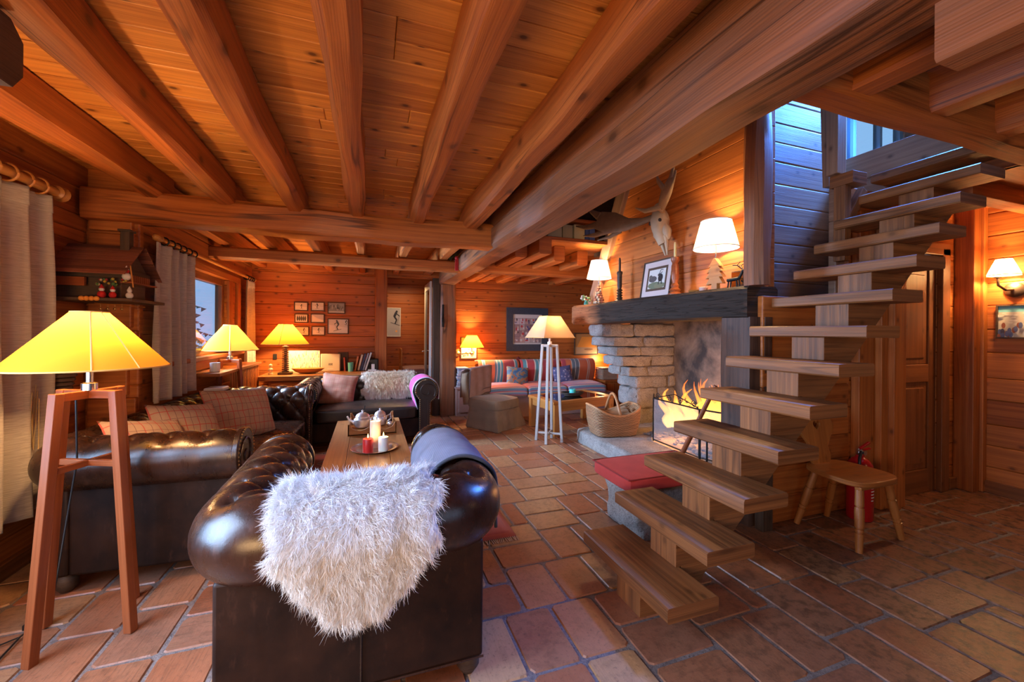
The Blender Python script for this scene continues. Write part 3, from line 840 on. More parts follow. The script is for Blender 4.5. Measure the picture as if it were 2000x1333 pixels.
for k in range(90):
    x, y, r = 3.05 + rr.uniform(0, .8), 2.95 + rr.uniform(0, 1.05), rr.uniform(.012, .04)
    mb.ball((x, y, .158 + r * .3), r, 8, (1, 1.3, .6))
tag(mb.build('ash_bed', stone('ash', (.10, .10, .11), (.28, .28, .30)), smooth=60), 'grey ash and cinders under the fire', 'ash', kind='stuff')

# fire screen: three folding mesh wings in iron frames
def mesh_mat(nm, th, c):
    t = NT(nm); uv = t.uv()
    sp = t.new('ShaderNodeSeparateXYZ'); t.l(uv, sp.inputs[0])
    a = t.math('LESS_THAN', t.math('FRACT', t.math('MULTIPLY', sp.outputs[0], 160)), th)
    b = t.math('LESS_THAN', t.math('FRACT', t.math('MULTIPLY', sp.outputs[1], 160)), th)
    f = t.math('MAXIMUM', a, b)
    tr = t.new('ShaderNodeBsdfTransparent'); m = t.new('ShaderNodeMixShader')
    t.set(col=c, rough=.5, metal=.2)
    t.l(f, m.inputs[0]); t.l(tr.outputs[0], m.inputs[1]); t.l(t.b.outputs[0], m.inputs[2]); t.l(m.outputs[0], t.out.inputs[0])
    return t.m
MESH = mesh_mat('wire_mesh_side', .5, (.36, .32, .34)); MESH2 = mesh_mat('wire_mesh', .27, (.32, .29, .31))
fs = T('fire_screen', 'folding black wire mesh fire screen before the flames', 'fire screen', (2.95, 3.4, .16))
SP = [(3.16, 3.93), (2.97, 3.70), (2.95, 3.02), (3.05, 2.72)]
for k in range(3):
    (xa, ya), (xb, yb) = SP[k], SP[k + 1]; z0, z1 = .175, .63
    mb = MB()
    for p, q in (((xa, ya, z0), (xb, yb, z0)), ((xa, ya, z1), (xb, yb, z1)), ((xa, ya, z0 - .015), (xa, ya, z1)), ((xb, yb, z0 - .015), (xb, yb, z1))): mb.tube([p, q], .008, 8)
    fr = mb.build('frame', IRON, fs, smooth=40)
    mb = MB(); L = math.hypot(xb - xa, yb - ya)
    mb.add([(xa, ya, z0), (xb, yb, z0), (xb, yb, z1), (xa, ya, z1)], [(0, 1, 2, 3)], [[(0, 0), (L, 0), (L, .45), (0, .45)]])
    mb.build('mesh_panel', MESH2 if k else MESH, fs)
mb = MB()
def scroll(mb, ox, oy, oz, sgn, r=.035):
    mb.tube([(ox, oy + sgn * (r * (1 - i / 22) * math.cos(i * .55)), oz + r + r * (1 - i / 22) * math.sin(i * .55)) for i in range(18)], .004, 6)
for k, y in enumerate((3.62, 3.44, 3.28, 3.1)): scroll(mb, 2.96, y, .63, 1 if k % 2 else -1)
mb.tube([(2.965, 3.68, .64), (2.965, 3.36, .72), (2.955, 3.04, .64)], .005, 6)
mb.build('scroll_work', IRON, fs, smooth=40)
# poker pole and fire irons
o = T('broom', 'wooden handled hearth broom leaning against the dark cheek post', 'broom', (2.42, 2.62, .16))
mb = MB(); mb.tube([(2.40, 2.66, .33), (2.50, 2.40, .95)], [.02, .016], 10); mb.build('handle', W_RED, o, smooth=40)
mb = MB(); mb.tube([(2.355, 2.78, .16), (2.385, 2.70, .24), (2.40, 2.66, .34)], [.055, .045, .022], 10); mb.build('bristle_head', plain('dark_bristle', (.03, .025, .02), .9, bump=.8), o, smooth=40)
o = T('fire_irons', 'black iron fire tools standing beside the broom', 'fire tools', (2.46, 2.5, .16))
for k in range(3):
    mb = MB(); x, y = 2.45 + .03 * k, 2.50 - .04 * k
    mb.tube([(x, y, .17), (x, y, .55), (x + .02, y - .02, .60), (x, y - .04, .62)], .007, 7); mb.ball((x, y, .19), .018, 8, (1, 1, 2)); mb.build('tool', IRON, o, smooth=40)
mb = MB(); mb.lathe([(.07, .165), (.07, .178), (.01, .185)], (2.48, 2.46, 0), 16); mb.build('foot', IRON, o, smooth=40)

# ================================================================ STAIRCASE
st = T('staircase', 'open wooden staircase of thick plank treads on one central stringer', 'staircase', (2.4, 1.7, 0))
for i in range(13):
    x = 1.18 + .209 * i; z = .2 * (i + 1)
    mb = MB(); y1 = 2.055 if i > 2 else 2.07
    rrr = R.uniform(-.012, .012)
    mb.hewn((x + .135, 1.368, z - .033), (x + .135 + rrr * .3, y1, z - .033), .275, .066, .0018, 12, .007)
    mb.build('tread', W_TREAD, st, smooth=35)
for i in range(12):
    x = 1.18 + .209 * i; z = .2 * (i + 1); zl = .2 * i
    f0 = x + .035
    ulx = x + .42
    if i == 0: poly = [(f0, 0), (f0 + .30, 0), (ulx, z - .066), (f0, z - .066)]
    else: poly = [(f0, zl), (x + .068, zl), (x + .068, zl - .066), (ulx - .209, zl - .066), (ulx, z - .066), (f0, z - .066)]
    mb = MB(); mb.prism(poly, lambda a, b, t: (a, t, b), 1.60, 1.79)
    mb.build('stringer_block', W_TREAD, st, bevel=.003)
mb = MB(); mb.box((2.53, 2.02, .0), (2.62, 2.085, .62), 2); mb.build('support_post', W_DARK, st, bevel=.004)

# stone bench end with a red seat cushion
mb = MB(); slab(mb, (1.66, 2.17, -.03), (2.46, 2.62, .345), 21, .022, 16)
tag(mb.build('stone_bench', GRANITE, smooth=60), 'rough granite bench block under the red cushion', 'bench')
def cushbox(lo, hi, bulge=.03, n=14, pw=5):
    """soft box: fn factory for six faces of a rounded, slightly bulging cushion"""
    lo = Vector(lo); hi = Vector(hi); ce = (lo + hi) / 2; hf = (hi - lo) / 2
    mb = MB()
    for axis in range(3):
        for sg in (-1, 1):
            a, b = [i for i in range(3) if i != axis]
            def fn(u, v):
                q = [0, 0, 0]; q[axis] = sg; q[a] = u * 2 - 1; q[b] = v * 2 - 1
                w = Vector(q); l = (abs(w.x) ** pw + abs(w.y) ** pw + abs(w.z) ** pw) ** (1 / pw)
                p = Vector((w.x / l, w.y / l, w.z / l))
                bz = bulge * (1 - p.x ** 2) * (1 - p.y ** 2) * (1 if p.z > 0 else -.3) * abs(p.z)
                return ce + Vector((p.x * hf.x, p.y * hf.y, p.z * hf.z + bz))
            o = len(mb.v); mb.grid(n, n, fn, hf[a] * 2, hf[b] * 2)
    return mb
rc = T('seat_cushion', 'red seat cushion on the stone bench beside the bottom steps', 'cushion', (1.85, 2.4, .345))
mb = cushbox((1.535, 2.14, .335), (2.3, 2.60, .425), .012, 14, 9); mb.build('cushion_body', fabric('red_canvas', (.40, .026, .020), (.50, .045, .034), 700, .85, .15), rc, smooth=60)
mb = MB(); z = .42
mb.tube([(1.545, 2.15, z), (1.545, 2.59, z), (2.29, 2.59, z), (2.29, 2.15, z), (1.545, 2.15, z)], .005, 6); mb.build('piping', fabric('red_piping', (.25, .02, .016)), rc, smooth=60)

# ================================================================ CHESTERFIELDS
def chesterfield(name, label, cat, w, d, zr, r, ox, oy, rot, nseat, leath, Ls=.165, zseat=.46, A=.024, rc=.10):
    root = T(name, label, cat, (ox, oy, 0), rot)
    # roll path in plan: arm end -> corner -> back -> corner -> arm end, with outward normals
    P = []
    def seg(p, q, n):
        L = math.hypot(q[0] - p[0], q[1] - p[1]); k = max(2, int(L / .018))
        for i in range(k): P.append((p[0] + (q[0] - p[0]) * i / k, p[1] + (q[1] - p[1]) * i / k, *n))
    h = w / 2
    seg((-h, d), (-h, rc), (-1, 0))
    for i in range(12):
        a = PI + PI / 2 * i / 12; P.append((-h + rc + rc * math.cos(a), rc + rc * math.sin(a), math.cos(a), math.sin(a)))
    seg((-h + rc, 0), (h - rc, 0), (0, -1))
    for i in range(12):
        a = 1.5 * PI + PI / 2 * i / 12; P.append((h - rc + rc * math.cos(a), rc + rc * math.sin(a), math.cos(a), math.sin(a)))
    seg((h, rc), (h, d), (1, 0)); P.append((h, d, 1, 0))
    S = [0]
    for i in range(1, len(P)): S.append(S[-1] + math.hypot(P[i][0] - P[i - 1][0], P[i][1] - P[i - 1][1]))
    L = S[-1]; nb = max(2, round(L / Ls)); Ls = L / nb
    # profile (n,z,nn,nz,t)
    prof = []; zin = zseat - .08; ti = 0
    a_in = math.radians(188)
    ni, zi = r * math.cos(a_in), zr + r * math.sin(a_in)
    kc = 16
    for i in range(kc):
        u = i / kc; prof.append((-.075 + (ni + .075) * u, zin + (zi - zin) * u, -1, .12))
    for i in range(34):
        a = a_in - (a_in + math.radians(62)) * i / 33
        prof.append((r * math.cos(a), zr + r * math.sin(a), math.cos(a), math.sin(a)))
    prof.append((.045, zr - r * .93, .2, -1))
    Tl = [0]
    for i in range(1, len(prof)): Tl.append(Tl[-1] + math.hypot(prof[i][0] - prof[i - 1][0], prof[i][1] - prof[i - 1][1]))
    # arc position of the top button row (angle 78 deg)
    a0 = math.radians(78)
    t0 = Tl[kc] + (a_in - a0) * r
    Lt = .118
    def disp(s, t):
        p = s / Ls; q = (t0 - t) / Lt
        if q >= 0:
            a, b = p + q / 2, p - q / 2
            v = (abs(math.sin(PI * a)) * abs(math.sin(PI * b))) ** .45
            da = abs(a - round(a)); db = abs(b - round(b))
            v -= .75 * math.exp(-(da * da + db * db) / .012)
            fade = min(1, max(0, t / .05))
            return A * ((v - 1) * fade)
        sp = abs(math.sin(PI * p)); f = max(0, 1 + q / 1.7)
        v = sp ** .9; dp = abs(p - round(p))
        v2 = 1 - (1 - v) * f ** .8 * (1 if q > -.25 else max(.22, 1 + (q + .25) * 1.3))
        v2 -= .75 * math.exp(-(dp * dp + q * q / 4) / .012)
        return A * (v2 - 1)
    def at(s, t, off=0, tuft=True):
        i = min(len(P) - 2, max(0, int(np.searchsorted(S, s) - 1))); u = min(1, max(0, (s - S[i]) / (S[i + 1] - S[i])))
        x, y, nx, ny = [P[i][m] * (1 - u) + P[i + 1][m] * u for m in range(4)]
        j = min(len(prof) - 2, max(0, int(np.searchsorted(Tl, t) - 1))); v = min(1, max(0, (t - Tl[j]) / (Tl[j + 1] - Tl[j])))
        n, z, nn, nz = [prof[j][m] * (1 - v) + prof[j + 1][m] * v for m in range(4)]
        m = math.hypot(nn, nz); nn /= m; nz /= m
        dd = off + (disp(s, t) if tuft else 0)
        return Vector((x + nx * (n + nn * dd), y + ny * (n + nn * dd), z + nz * dd)), Vector((nx * nn, ny * nn, nz))
    ns = int(L / .0115); nt = 84
    mb = MB(); mb.grid(ns, nt, lambda u, v: at(u * L, v * Tl[-1])[0], L, Tl[-1])
    mb.build('tufted_roll', leath, root, smooth=180, local=True)
    # buttons
    bm = None
    for row in range(4):
        t = t0 - row * Lt
        if t < .06: continue
        for m in range(nb + 1):
            s = (m + (.5 if row % 2 else 0)) * Ls
            if s < .03 or s > L - .03: continue
            p, n = at(s, t, .003)
            if bm is None:
                b = MB(); b.ball((0, 0, 0), .013, 12, (1, 1, .55)); bo = b.build('button', leath, root, smooth=180, local=True); bm = bo
            else:
                bo = bm.copy(); C.objects.link(bo); bo.parent = root
            bo.matrix_local = Matrix.Translation(p) @ n.to_track_quat('Z', 'Y').to_matrix().to_4x4()
    # carcass
    o = .045; mb = MB()
    mb.box((-h - o, -o, .09), (h + o, .05, zr - r * .75)); mb.box((-h - o, .05, .09), (-h + .07, d - .005, zr - r * .75)); mb.box((h - .07, .05, .09), (h + o, d - .005, zr - r * .75))
    mb.box((-h + .07, .05, .09), (h - .07, d - .03, zseat - .15))
    mb.build('carcass', LEATHER_D, root, bevel=.014, segs=3, smooth=40, local=True)
    mb = MB(); mb.tube([(0, -o - .002, .09), (0, -o - .002, zr - r)], .004, 6); mb.tube([(-h - o, -o - .003, .095), (h + o, -o - .003, .095)], .004, 6)
    mb.build('back_seam', leath, root, local=True)
    # scrolled arm fronts with nails
    for sg in (-1, 1):
        mb = MB()
        pts = [(-.085, .09), (.045, .09), (.045, zr - math.sqrt(max(0, r * r - .045 ** 2)))]
        aa = math.atan2(pts[-1][1] - zr, .045); a = aa
        while a < math.radians(196): pts.append((r * 1.0 * math.cos(a), zr + r * math.sin(a))); a += .16
        pts.append((-.085, zr - r * .75))
        mb.prism(pts, lambda a, b, t: (sg * (h + a), t, b), d - .015, d + .022)
        f = mb.build('arm_front', leath, root, bevel=.009, segs=3, smooth=40, local=True)
        mb = MB()
        spi = [(sg * (h + (r - .03) * (1 - i / 40) * math.cos(-.6 + i * .24)), d + .023, zr + (r - .03) * (1 - i / 40) * math.sin(-.6 + i * .24)) for i in range(34)]
        mb.tube([(sg * (h + .02), d + .023, .1), (sg * (h + .02), d + .023, zr - r * .8)] , .006, 6); mb.tube(spi, .007, 6)
        mb.build('scroll_bead', leath, f, smooth=60, local=True)
        mb = MB(); cl = [pts[i] for i in range(len(pts))] + [pts[0]]
        for (a1, b1), (a2, b2) in zip(cl, cl[1:]):
            if b1 < .1 and b2 < .1: continue
            LL = math.hypot(a2 - a1, b2 - b1); kk = max(1, int(LL / .022))
            for i in range(kk):
                a, b = a1 + (a2 - a1) * i / kk, b1 + (b2 - b1) * i / kk
                ca, cb = a * .90, zr + (b - zr) * .97 if b > zr - r else b
                mb.ball((sg * (h + ca), d + .022, cb), .0055, 6)
        mb.build('nail_trim', BRASS, f, local=True)
    # seat cushions
    sw = (w - .17) / nseat
    for k in range(nseat):
        x0 = -h + .085 + sw * k
        mb = cushbox((x0 + .003, .09, zseat - .155), (x0 + sw - .003, d + .005, zseat), .03, 16, 9)
        mb.build('seat_cushion', leath, root, smooth=60, local=True)
    for x in (-h, h):
        for y in (.02, d - .05):
            mb = MB(); mb.lathe([(.025, 0), (.045, .03), (.045, .07), (.03, .095)], (x, y, 0), 14); mb.build('foot', W_DARK, root, smooth=50, local=True)
    mb = MB(); mb.box((-h + .05, .0, .0), (h - .05, .03, .09)) if False else None
    M = WM[root.name]
    def surf(s, t, off=0):
        p, n = at(s, t, off, False)
        return M @ p, (M.to_3x3() @ n)
    root_info = dict(surf=surf, L=L, T=Tl[-1], t0=t0, h=h, d=d, rc=rc, Tcirc=Tl[kc], r=r, zr=zr, root=root, a_in=a_in, M=M)
    return root_info

ARM = chesterfield('club_armchair', 'brown leather tufted club armchair in the foreground seen from behind', 'armchair', .80, .86, .655, .145, -.02, 1.56, 0, 1, LEATHER)
SOFA = chesterfield('long_sofa', 'long brown leather tufted sofa along the left wall under the windows', 'sofa', 1.93, .80, .655, .14, -1.432, 3.685, -PI / 2 - math.radians(2.8), 3, LEATHER, rc=.06)
LOVE = chesterfield('loveseat', 'dark leather tufted two-seat sofa facing the camera before the desk', 'sofa', 1.32, .70, .635, .14, -.01, 5.63, PI, 1, LEATHER2)

# ---- fur
def fur(mb, base, nrm, dirs, length, width, rr, cols, curl=.5, rungs=5, clump=.030):
    n = len(base); V = np.zeros((n, rungs * 2, 3))
    base = np.array(base); nrm = np.array(nrm); dirs = np.array(dirs)
    m = max(20, n // 14); cid = rr.choice(n, m, replace=False); cb = base[cid]
    own = np.empty(n, int)
    for a in range(0, n, 2000):
        d = ((base[a:a + 2000, None, :] - cb[None]) ** 2).sum(2); own[a:a + 2000] = d.argmin(1)
    cr = rr.normal(0, 1, (m, 3)); cl = rr.uniform(.7, 1.3, (m, 1)); cph = rr.uniform(0, 6.28, (m, 1))
    cdir = dirs[cid] + cr * curl; cdir /= np.linalg.norm(cdir, axis=1, keepdims=True)
    ln = length * rr.uniform(.8, 1.15, (n, 1)) * cl[own]
    rnd = rr.normal(0, 1, (n, 3))
    dd = cdir[own] + rnd * .34
    tip = cb[own] + nrm * ln * .55 + dd * ln * .8                 # strands of a lock meet at its tip
    side = np.cross(nrm, dd + 1e-4); side /= np.linalg.norm(side, axis=1, keepdims=True) + 1e-9
    sw = side.copy()
    ang = rr.uniform(-.8, .8, (n, 1)); side = side + nrm * ang; side /= np.linalg.norm(side, axis=1, keepdims=True)
    for k in range(rungs):
        u = k / (rungs - 1)
        root = base + nrm * ln * .75 * (u - .35 * u * u) + dd * ln * (u ** 1.5) * .8
        p = root * (1 - u * .34) + tip * (u * .34) if k else base
        p = p + sw * ln * .13 * np.sin(u * 6.5 + cph[own]) * u + nrm * ln * .07 * np.cos(u * 7 + cph[own]) * u
        p = p + rnd * ln * .05 * u
        p[:, 2] -= (ln[:, 0] * .18 * u * u)
        wd = width * (1 - u) ** .6 + width * .10
        V[:, 2 * k] = p - side * wd; V[:, 2 * k + 1] = p + side * wd
    mb.quads(V, rungs, cols)

def fur_mat(name, rough=.8):
    t = NT(name); at = t.attr()
    d = t.b; t.set(col=at.outputs['Color'], rough=rough, sheen=.4, spec=.25)
    x = t.new('ShaderNodeBsdfTranslucent'); t.l(at.outputs['Color'], x.inputs[0])
    m = t.new('ShaderNodeMixShader'); m.inputs[0].default_value = .3
    t.l(d.outputs[0], m.inputs[1]); t.l(x.outputs[0], m.inputs[2]); t.l(m.outputs[0], t.out.inputs[0])
    return t.m
FUR = fur_mat('sheepskin_wool')

def hide(name, label, F, s0, s1, tin, drop, n, length, width, shape, colfn, seed, hang):
    """sheepskin laid over the back roll: u across (-1..1), v from the inner edge (0) over the top to the hanging hem (1)"""
    rr = np.random.default_rng(seed)
    tout = F['Tcirc'] + (F['a_in'] - math.radians(8)) * F['r']      # where it leaves the roll and hangs
    La = tout - tin; tot = La + drop
    def pos(u, v, off):
        s = (s0 + s1) / 2 + u * (s1 - s0) / 2; t = v * tot
        if t < La:
            return F['surf'](s, tin + t, off)
        p, nn = F['surf'](s, tout, off)
        e = t - La
        return p + Vector((0, 0, -e)) + nn * (-.012 * min(1, e / .1)), nn
    tan = lambda u, v: (pos(u, min(1, v + .02), 0)[0] - pos(u, max(0, v - .02), 0)[0]).normalized()
    mb = MB(); N = 40
    base = []; nr = []; dr = []; cl = []
    # backing skin
    vs = {}
    for j in range(N):
        for i in range(N):
            ok = all(shape(-1 + 2 * (i + a) / N, (j + b) / N) for a in (0, 1) for b in (0, 1))
            if ok:
                q = [pos(-1 + 2 * (i + a) / N, (j + b) / N, .012)[0] for a, b in ((0, 0), (1, 0), (1, 1), (0, 1))]
                mb.add(q, [(0, 1, 2, 3)], c=tuple(colfn(-1 + 2 * i / N, j / N)))
    while len(base) < n:
        u, v = rr.uniform(-1, 1), rr.uniform(0, 1)
        if not shape(u, v): continue
        p, nn = pos(u, v, .012)
        t = tan(u, v); s = nn.cross(t)
        base.append(p); nr.append(nn)
        fl = noise.noise(Vector((u * 4, v * 5, seed))) ; fl2 = noise.noise(Vector((u * 4 + 9, v * 5, seed + 4)))
        dv = t * (.75 + .5 * fl2) + s * (fl * 1.5 + u * .35)
        if v < .3: dv = t * (fl2 * 1.2 + (v - .12) * 3) + s * (fl * 1.6 + u * .4)
        dr.append(dv.normalized())
        c = np.array(colfn(u, v)) * rr.uniform(.82, 1.12); cl.append(np.clip(c, 0, 1))
    fur(mb, base, nr, dr, length, width, rr, cl)
    return tag(mb.build(name, FUR, smooth=180), label, 'sheepskin')

sc = ARM['L'] / 2
def shape_white(u, v):
    w = 1 + .05 * math.sin(v * 23) + .04 * math.sin(u * 9 + v * 11)
    if v < .58: lim = .90 + .12 * math.sin(v * 5)
    else: lim = .98 - ((v - .58) / .42) ** 1.35 * .74
    cx = -.03 if v < .5 else -.03 + (v - .5) * .05
    return abs(u - cx) < lim * w * .98
hide('sheepskin', 'white shaggy sheepskin hanging over the back of the near armchair', ARM, sc - .27, sc + .265, ARM['t0'] - .14, .27, 90000, .030, .0007, shape_white,
     lambda u, v: (.84, .82, .80) if v < .6 else (.84, .78, .70), 5, True)  # lower part coloured beige to hold the warm light and shading
lc = LOVE['L'] / 2
def shape_beige(u, v):
    return abs(u) < .93 + .06 * math.sin(v * 19) + .03 * math.sin(u * 13) and .02 < v < .97 - .06 * (u * u) + .03 * math.sin(u * 11)
# lies over the back of the loveseat and down its inner side
def hide_inner(name, label, F, s0, s1, t_out, t_in, extra, n, length, width, colfn, seed):
    rr = np.random.default_rng(seed); La = t_out - t_in; tot = La + extra
    def pos(u, v, off):
        s = (s0 + s1) / 2 + u * (s1 - s0) / 2; t = t_out - v * tot
        p, nn = F['surf'](s, max(t, t_in), off)
        if t < t_in: p = p + Vector((0, -.10, -.55)).normalized() * (t_in - t)
        return p, nn
    mb = MB(); N = 30; base = []; nr = []; dr = []; cl = []
    for j in range(N):
        for i in range(N):
            if shape_beige(-1 + 2 * (i + .5) / N, (j + .5) / N):
                q = [pos(-1 + 2 * (i + a) / N, (j + b) / N, .014)[0] for a, b in ((0, 0), (0, 1), (1, 1), (1, 0))]
                mb.add(q, [(0, 1, 2, 3)], c=tuple(colfn(-1 + 2 * i / N, j / N)))
    while len(base) < n:
        u, v = rr.uniform(-1, 1), rr.uniform(0, 1)
        if not shape_beige(u, v): continue
        p, nn = pos(u, v, .014); q, _ = pos(u, min(1, v + .03), .014)
        t = (q - p).normalized(); s = nn.cross(t); f = noise.noise(Vector((u * 3, v * 4, 2)))
        base.append(p); nr.append(nn); dr.append((t + s * f).normalized()); cl.append(np.clip(np.array(colfn(u, v)) * rr.uniform(.85, 1.1), 0, 1))
    fur(mb, base, nr, dr, length, width, rr, cl)
    return tag(mb.build(name, FUR, smooth=180), label, 'sheepskin')
def beige(u, v):
    e = max(0, 1 - (u * u * .8 + (v - .55) ** 2 * 4)); a = np.array((.88, .84, .76)); b = np.array((.74, .52, .30))
    return a * (1 - e) + b * e
hide_inner('sheepskin', 'beige and cream sheepskin draped over the loveseat back', LOVE, lc - .60, lc + .09, LOVE['t0'] + .10, .07, .0, 26000, .032, .0012, beige, 8)

# ---- throws over the sofa arms
def throw(name, label, F, s0, s1, t_in, drop_out, mat, drop_in=0, wob=.006, lining=None):
    tout = F['Tcirc'] + (F['a_in'] + math.radians(5)) * F['r']
    La = tout - t_in; tot = La + drop_out
    def pos(u, v):
        s = s0 + (s1 - s0) * u; t = v * tot
        off = .014 + wob * (noise.noise(Vector((u * 5, v * 6, s0))) + .5 * math.sin(u * 17))
        if t < La: return F['surf'](s, t_in + t, off)[0]
        p, nn = F['surf'](s, tout, off)
        return p + Vector((0, 0, -(t - La))) + nn * (.006 * math.sin(u * 14))
    mb = MB(); mb.grid(46, 60, pos, abs(s1 - s0), tot)
    o = T(name, label, 'blanket', tuple(pos(.5, 1) - Vector((0, 0, 0))))
    mb.build('cloth', mat, o, smooth=180, solid=.010)
    mb = MB()
    for u in (0, 1): mb.tube([pos(u, i / 40) for i in range(41)], .008, 6)
    mb.build('hem', lining or mat, o, smooth=180)
    return o
throw('wool_blanket', 'grey-blue wool blanket folded over the right arm of the near armchair', ARM, ARM['L'] - .70, ARM['L'] - .16, ARM['t0'] - .33, .16, fabric('grey_wool', (.13, .12, .16), (.22, .20, .25), 260, .95, .2, .6), lining=fabric('dark_hem', (.05, .05, .06)))
throw('pink_throw', 'magenta throw with a grey lining over the right arm of the loveseat', LOVE, .04, .46, .03, .10, fabric('magenta_wool', (.50, .035, .22), (.62, .07, .30), 260, .9, .2, .5), lining=fabric('grey_lining', (.35, .36, .42)))

# ================================================================ CUSHIONS
def pillow(name, label, mat, loc, w, h, t, rot, group=None, parent=None, cat='cushion', piping=None):
    M = Matrix.Translation(loc) @ rot
    mb = MB(); n = 20
    for sg in (1, -1):
        def fn(u, v):
            a, b = u * 2 - 1, v * 2 - 1
            pin = 1 - .07 * (1 - abs(a) ** 2) * (abs(b) ** 4) ; pin2 = 1 - .07 * (1 - abs(b) ** 2) * (abs(a) ** 4)
            th = (max(0, 1 - abs(a) ** 2.6) * max(0, 1 - abs(b) ** 2.6)) ** .5 * t / 2
            wr = .012 * noise.noise(Vector((a * 3, b * 3, loc[0] * 7))) * (1 - abs(a * b))
            return M @ Vector((a * w / 2 * pin2, b * h / 2 * pin, sg * th + wr))
        mb.grid(n, n, fn, w, h)
    o = mb.build(name, mat, smooth=180)
    return tag(o, label, cat, group)
def rotm(rx=0, ry=0, rz=0):
    return Matrix.Rotation(math.radians(rz), 4, 'Z') @ Matrix.Rotation(math.radians(ry), 4, 'Y') @ Matrix.Rotation(math.radians(rx), 4, 'X')
PLAID = fabric('red_plaid', (.33, .20, .115), (.43, .27, .165), 420, .9, .18, .3, [(0, .085, .0, .006, (.42, .05, .03)), (1, .12, .02, .006, (.42, .05, .03)), (0, .085, .042, .0035, (.16, .07, .06)), (1, .12, .08, .0035, (.16, .07, .06))])
G3 = 'plaid cushions on the long sofa'
def face(nx, ny, tilt, roll=0):
    """orientation of a cushion whose face looks along (nx, ny), leaning back by tilt degrees"""
    n = Vector((nx, ny, 0)).normalized(); x = Vector((0, 0, 1)).cross(n); tr = math.radians(tilt)
    n2 = n * math.cos(tr) + Vector((0, 0, 1)) * math.sin(tr); y = n2.cross(x)
    return Matrix((x, y, n2)).transposed().to_4x4() @ Matrix.Rotation(math.radians(roll), 4, 'Z')
pillow('plaid_cushion', 'largest red plaid cushion, farthest along the left sofa', PLAID, (-1.01, 3.94, .655), .58, .44, .15, face(.80, -.60, 24, -4), G3)
pillow('plaid_cushion', 'middle red plaid cushion of the three on the left sofa', PLAID, (-1.17, 3.36, .65), .46, .42, .15, face(.86, -.5, 30, -9), G3)
pillow('plaid_cushion', 'pale plaid cushion nearest the near arm of the left sofa', PLAID, (-1.22, 2.98, .645), .44, .40, .14, face(.9, -.42, 40, -14), G3)
pillow('plaid_cushion', 'crumpled terracotta cushion leaning on the left of the loveseat', fabric('terracotta_check', (.26, .095, .05), (.40, .17, .10), 400, .7, .3, .4, [(0, .05, 0, .004, (.30, .07, .04)), (1, .05, 0, .004, (.30, .07, .04))]), (-.36, 5.42, .625), .42, .40, .15, rotm(66, 0, 0) @ rotm(0, 0, -9))

# ================================================================ TABLES
ct = T('coffee_table', 'long low oak coffee table between the sofas', 'coffee table', (0, 3.5, 0))
mb = MB()
for k in range(4): mb.box((-.295 + .148 * k, 2.62, .405), (-.295 + .148 * k + .146, 4.40, .445), 1)
mb.build('table_top', W_TABLE, ct, bevel=.003)
mb = MB(); mb.box((-.25, 2.70, .32), (-.225, 4.32, .405)); mb.box((.225, 2.70, .32), (.25, 4.32, .405)); mb.box((-.25, 2.70, .32), (.25, 2.725, .405)); mb.box((-.25, 4.295, .32), (.25, 4.32, .405))
mb.build('apron', W_TABLE, ct, bevel=.003)
for x in (-.22, .22):
    for y in (2.74, 4.28):
        mb = MB(); mb.box((x - .035, y - .035, .014), (x + .035, y + .035, .405), 2); mb.build('leg', W_TABLE, ct, bevel=.004)

dk = T('writing_desk', 'long wooden desk along the back wall behind the loveseat', 'desk', (-.6, 6.2, 0))
mb = MB(); mb.box((-1.34, 5.86, .70), (.16, 6.58, .76), 0); mb.build('desk_top', W_TABLE, dk, bevel=.006)
mb = MB(); mb.box((-1.22, 5.93, .50), (.10, 6.56, .70), 0); mb.build('frame', W_BEAM, dk, bevel=.004)
for k in range(3):
    x = -1.19 + .42 * k
    mb = MB(); mb.box((x, 5.915, .53), (x + .38, 5.935, .68), 0); dw = mb.build('drawer', W_BEAM, dk, bevel=.004)
    mb = MB(); mb.ball((x + .10, 5.905, .605), .014, 10); mb.ball((x + .28, 5.905, .605), .014, 10); mb.build('knob', IRON, dw, smooth=180)
for x in (-1.17, .05):
    for y in (5.97, 6.5):
        mb = MB(); mb.box((x - .035, y - .035, 0), (x + .035, y + .035, .5), 2); mb.build('leg', W_BEAM, dk, bevel=.004)

# rug under the table
def rug_mat():
    t = NT('kilim'); uv = t.uv(); sp = t.new('ShaderNodeSeparateXYZ'); t.l(uv, sp.inputs[0])
    a = t.math('PINGPONG', sp.outputs[0], .09); b = t.math('PINGPONG', sp.outputs[1], .11)
    d = t.math('ADD', a, b)
    c = t.ramp(t.math('MULTIPLY', t.math('FRACT', t.math('MULTIPLY', d, 9)), 1.0), [(0, (.35, .03, .025)), (.35, (.04, .04, .14)), (.5, (.60, .50, .40)), (.6, (.40, .04, .03)), (.85, (.10, .03, .05))], 'CONSTANT')
    bo = t.math('MAXIMUM', t.math('ABSOLUTE', t.math('SUBTRACT', sp.outputs[0], .87)), t.math('MULTIPLY', t.math('ABSOLUTE', t.math('SUBTRACT', sp.outputs[1], 1.15)), .76))
    c = t.mix(t.math('GREATER_THAN', bo, .74), c, (.34, .030, .022)); c = t.mix(t.math('GREATER_THAN', bo, .835), c, (.42, .06, .03))
    n = t.noise(uv, 180, 3); c = t.mix(.35, c, t.mix(n, (.03, .02, .02), c)); t.bump(n, .5, .004)
    return t.set(col=c, rough=.95, sheen=.3)
rg = T('kilim_rug', 'red and blue patterned rug under the coffee table', 'rug', (.05, 3.6, 0))
mb = MB(); mb.grid(20, 26, lambda u, v: (-.60 + 1.52 * u, 2.50 + 2.3 * v, .008 + .003 * noise.noise(Vector((u * 6, v * 8, 0)))), 1.74, 2.3); mb.build('pile', rug_mat(), rg, smooth=180, solid=.008)
mb = MB()
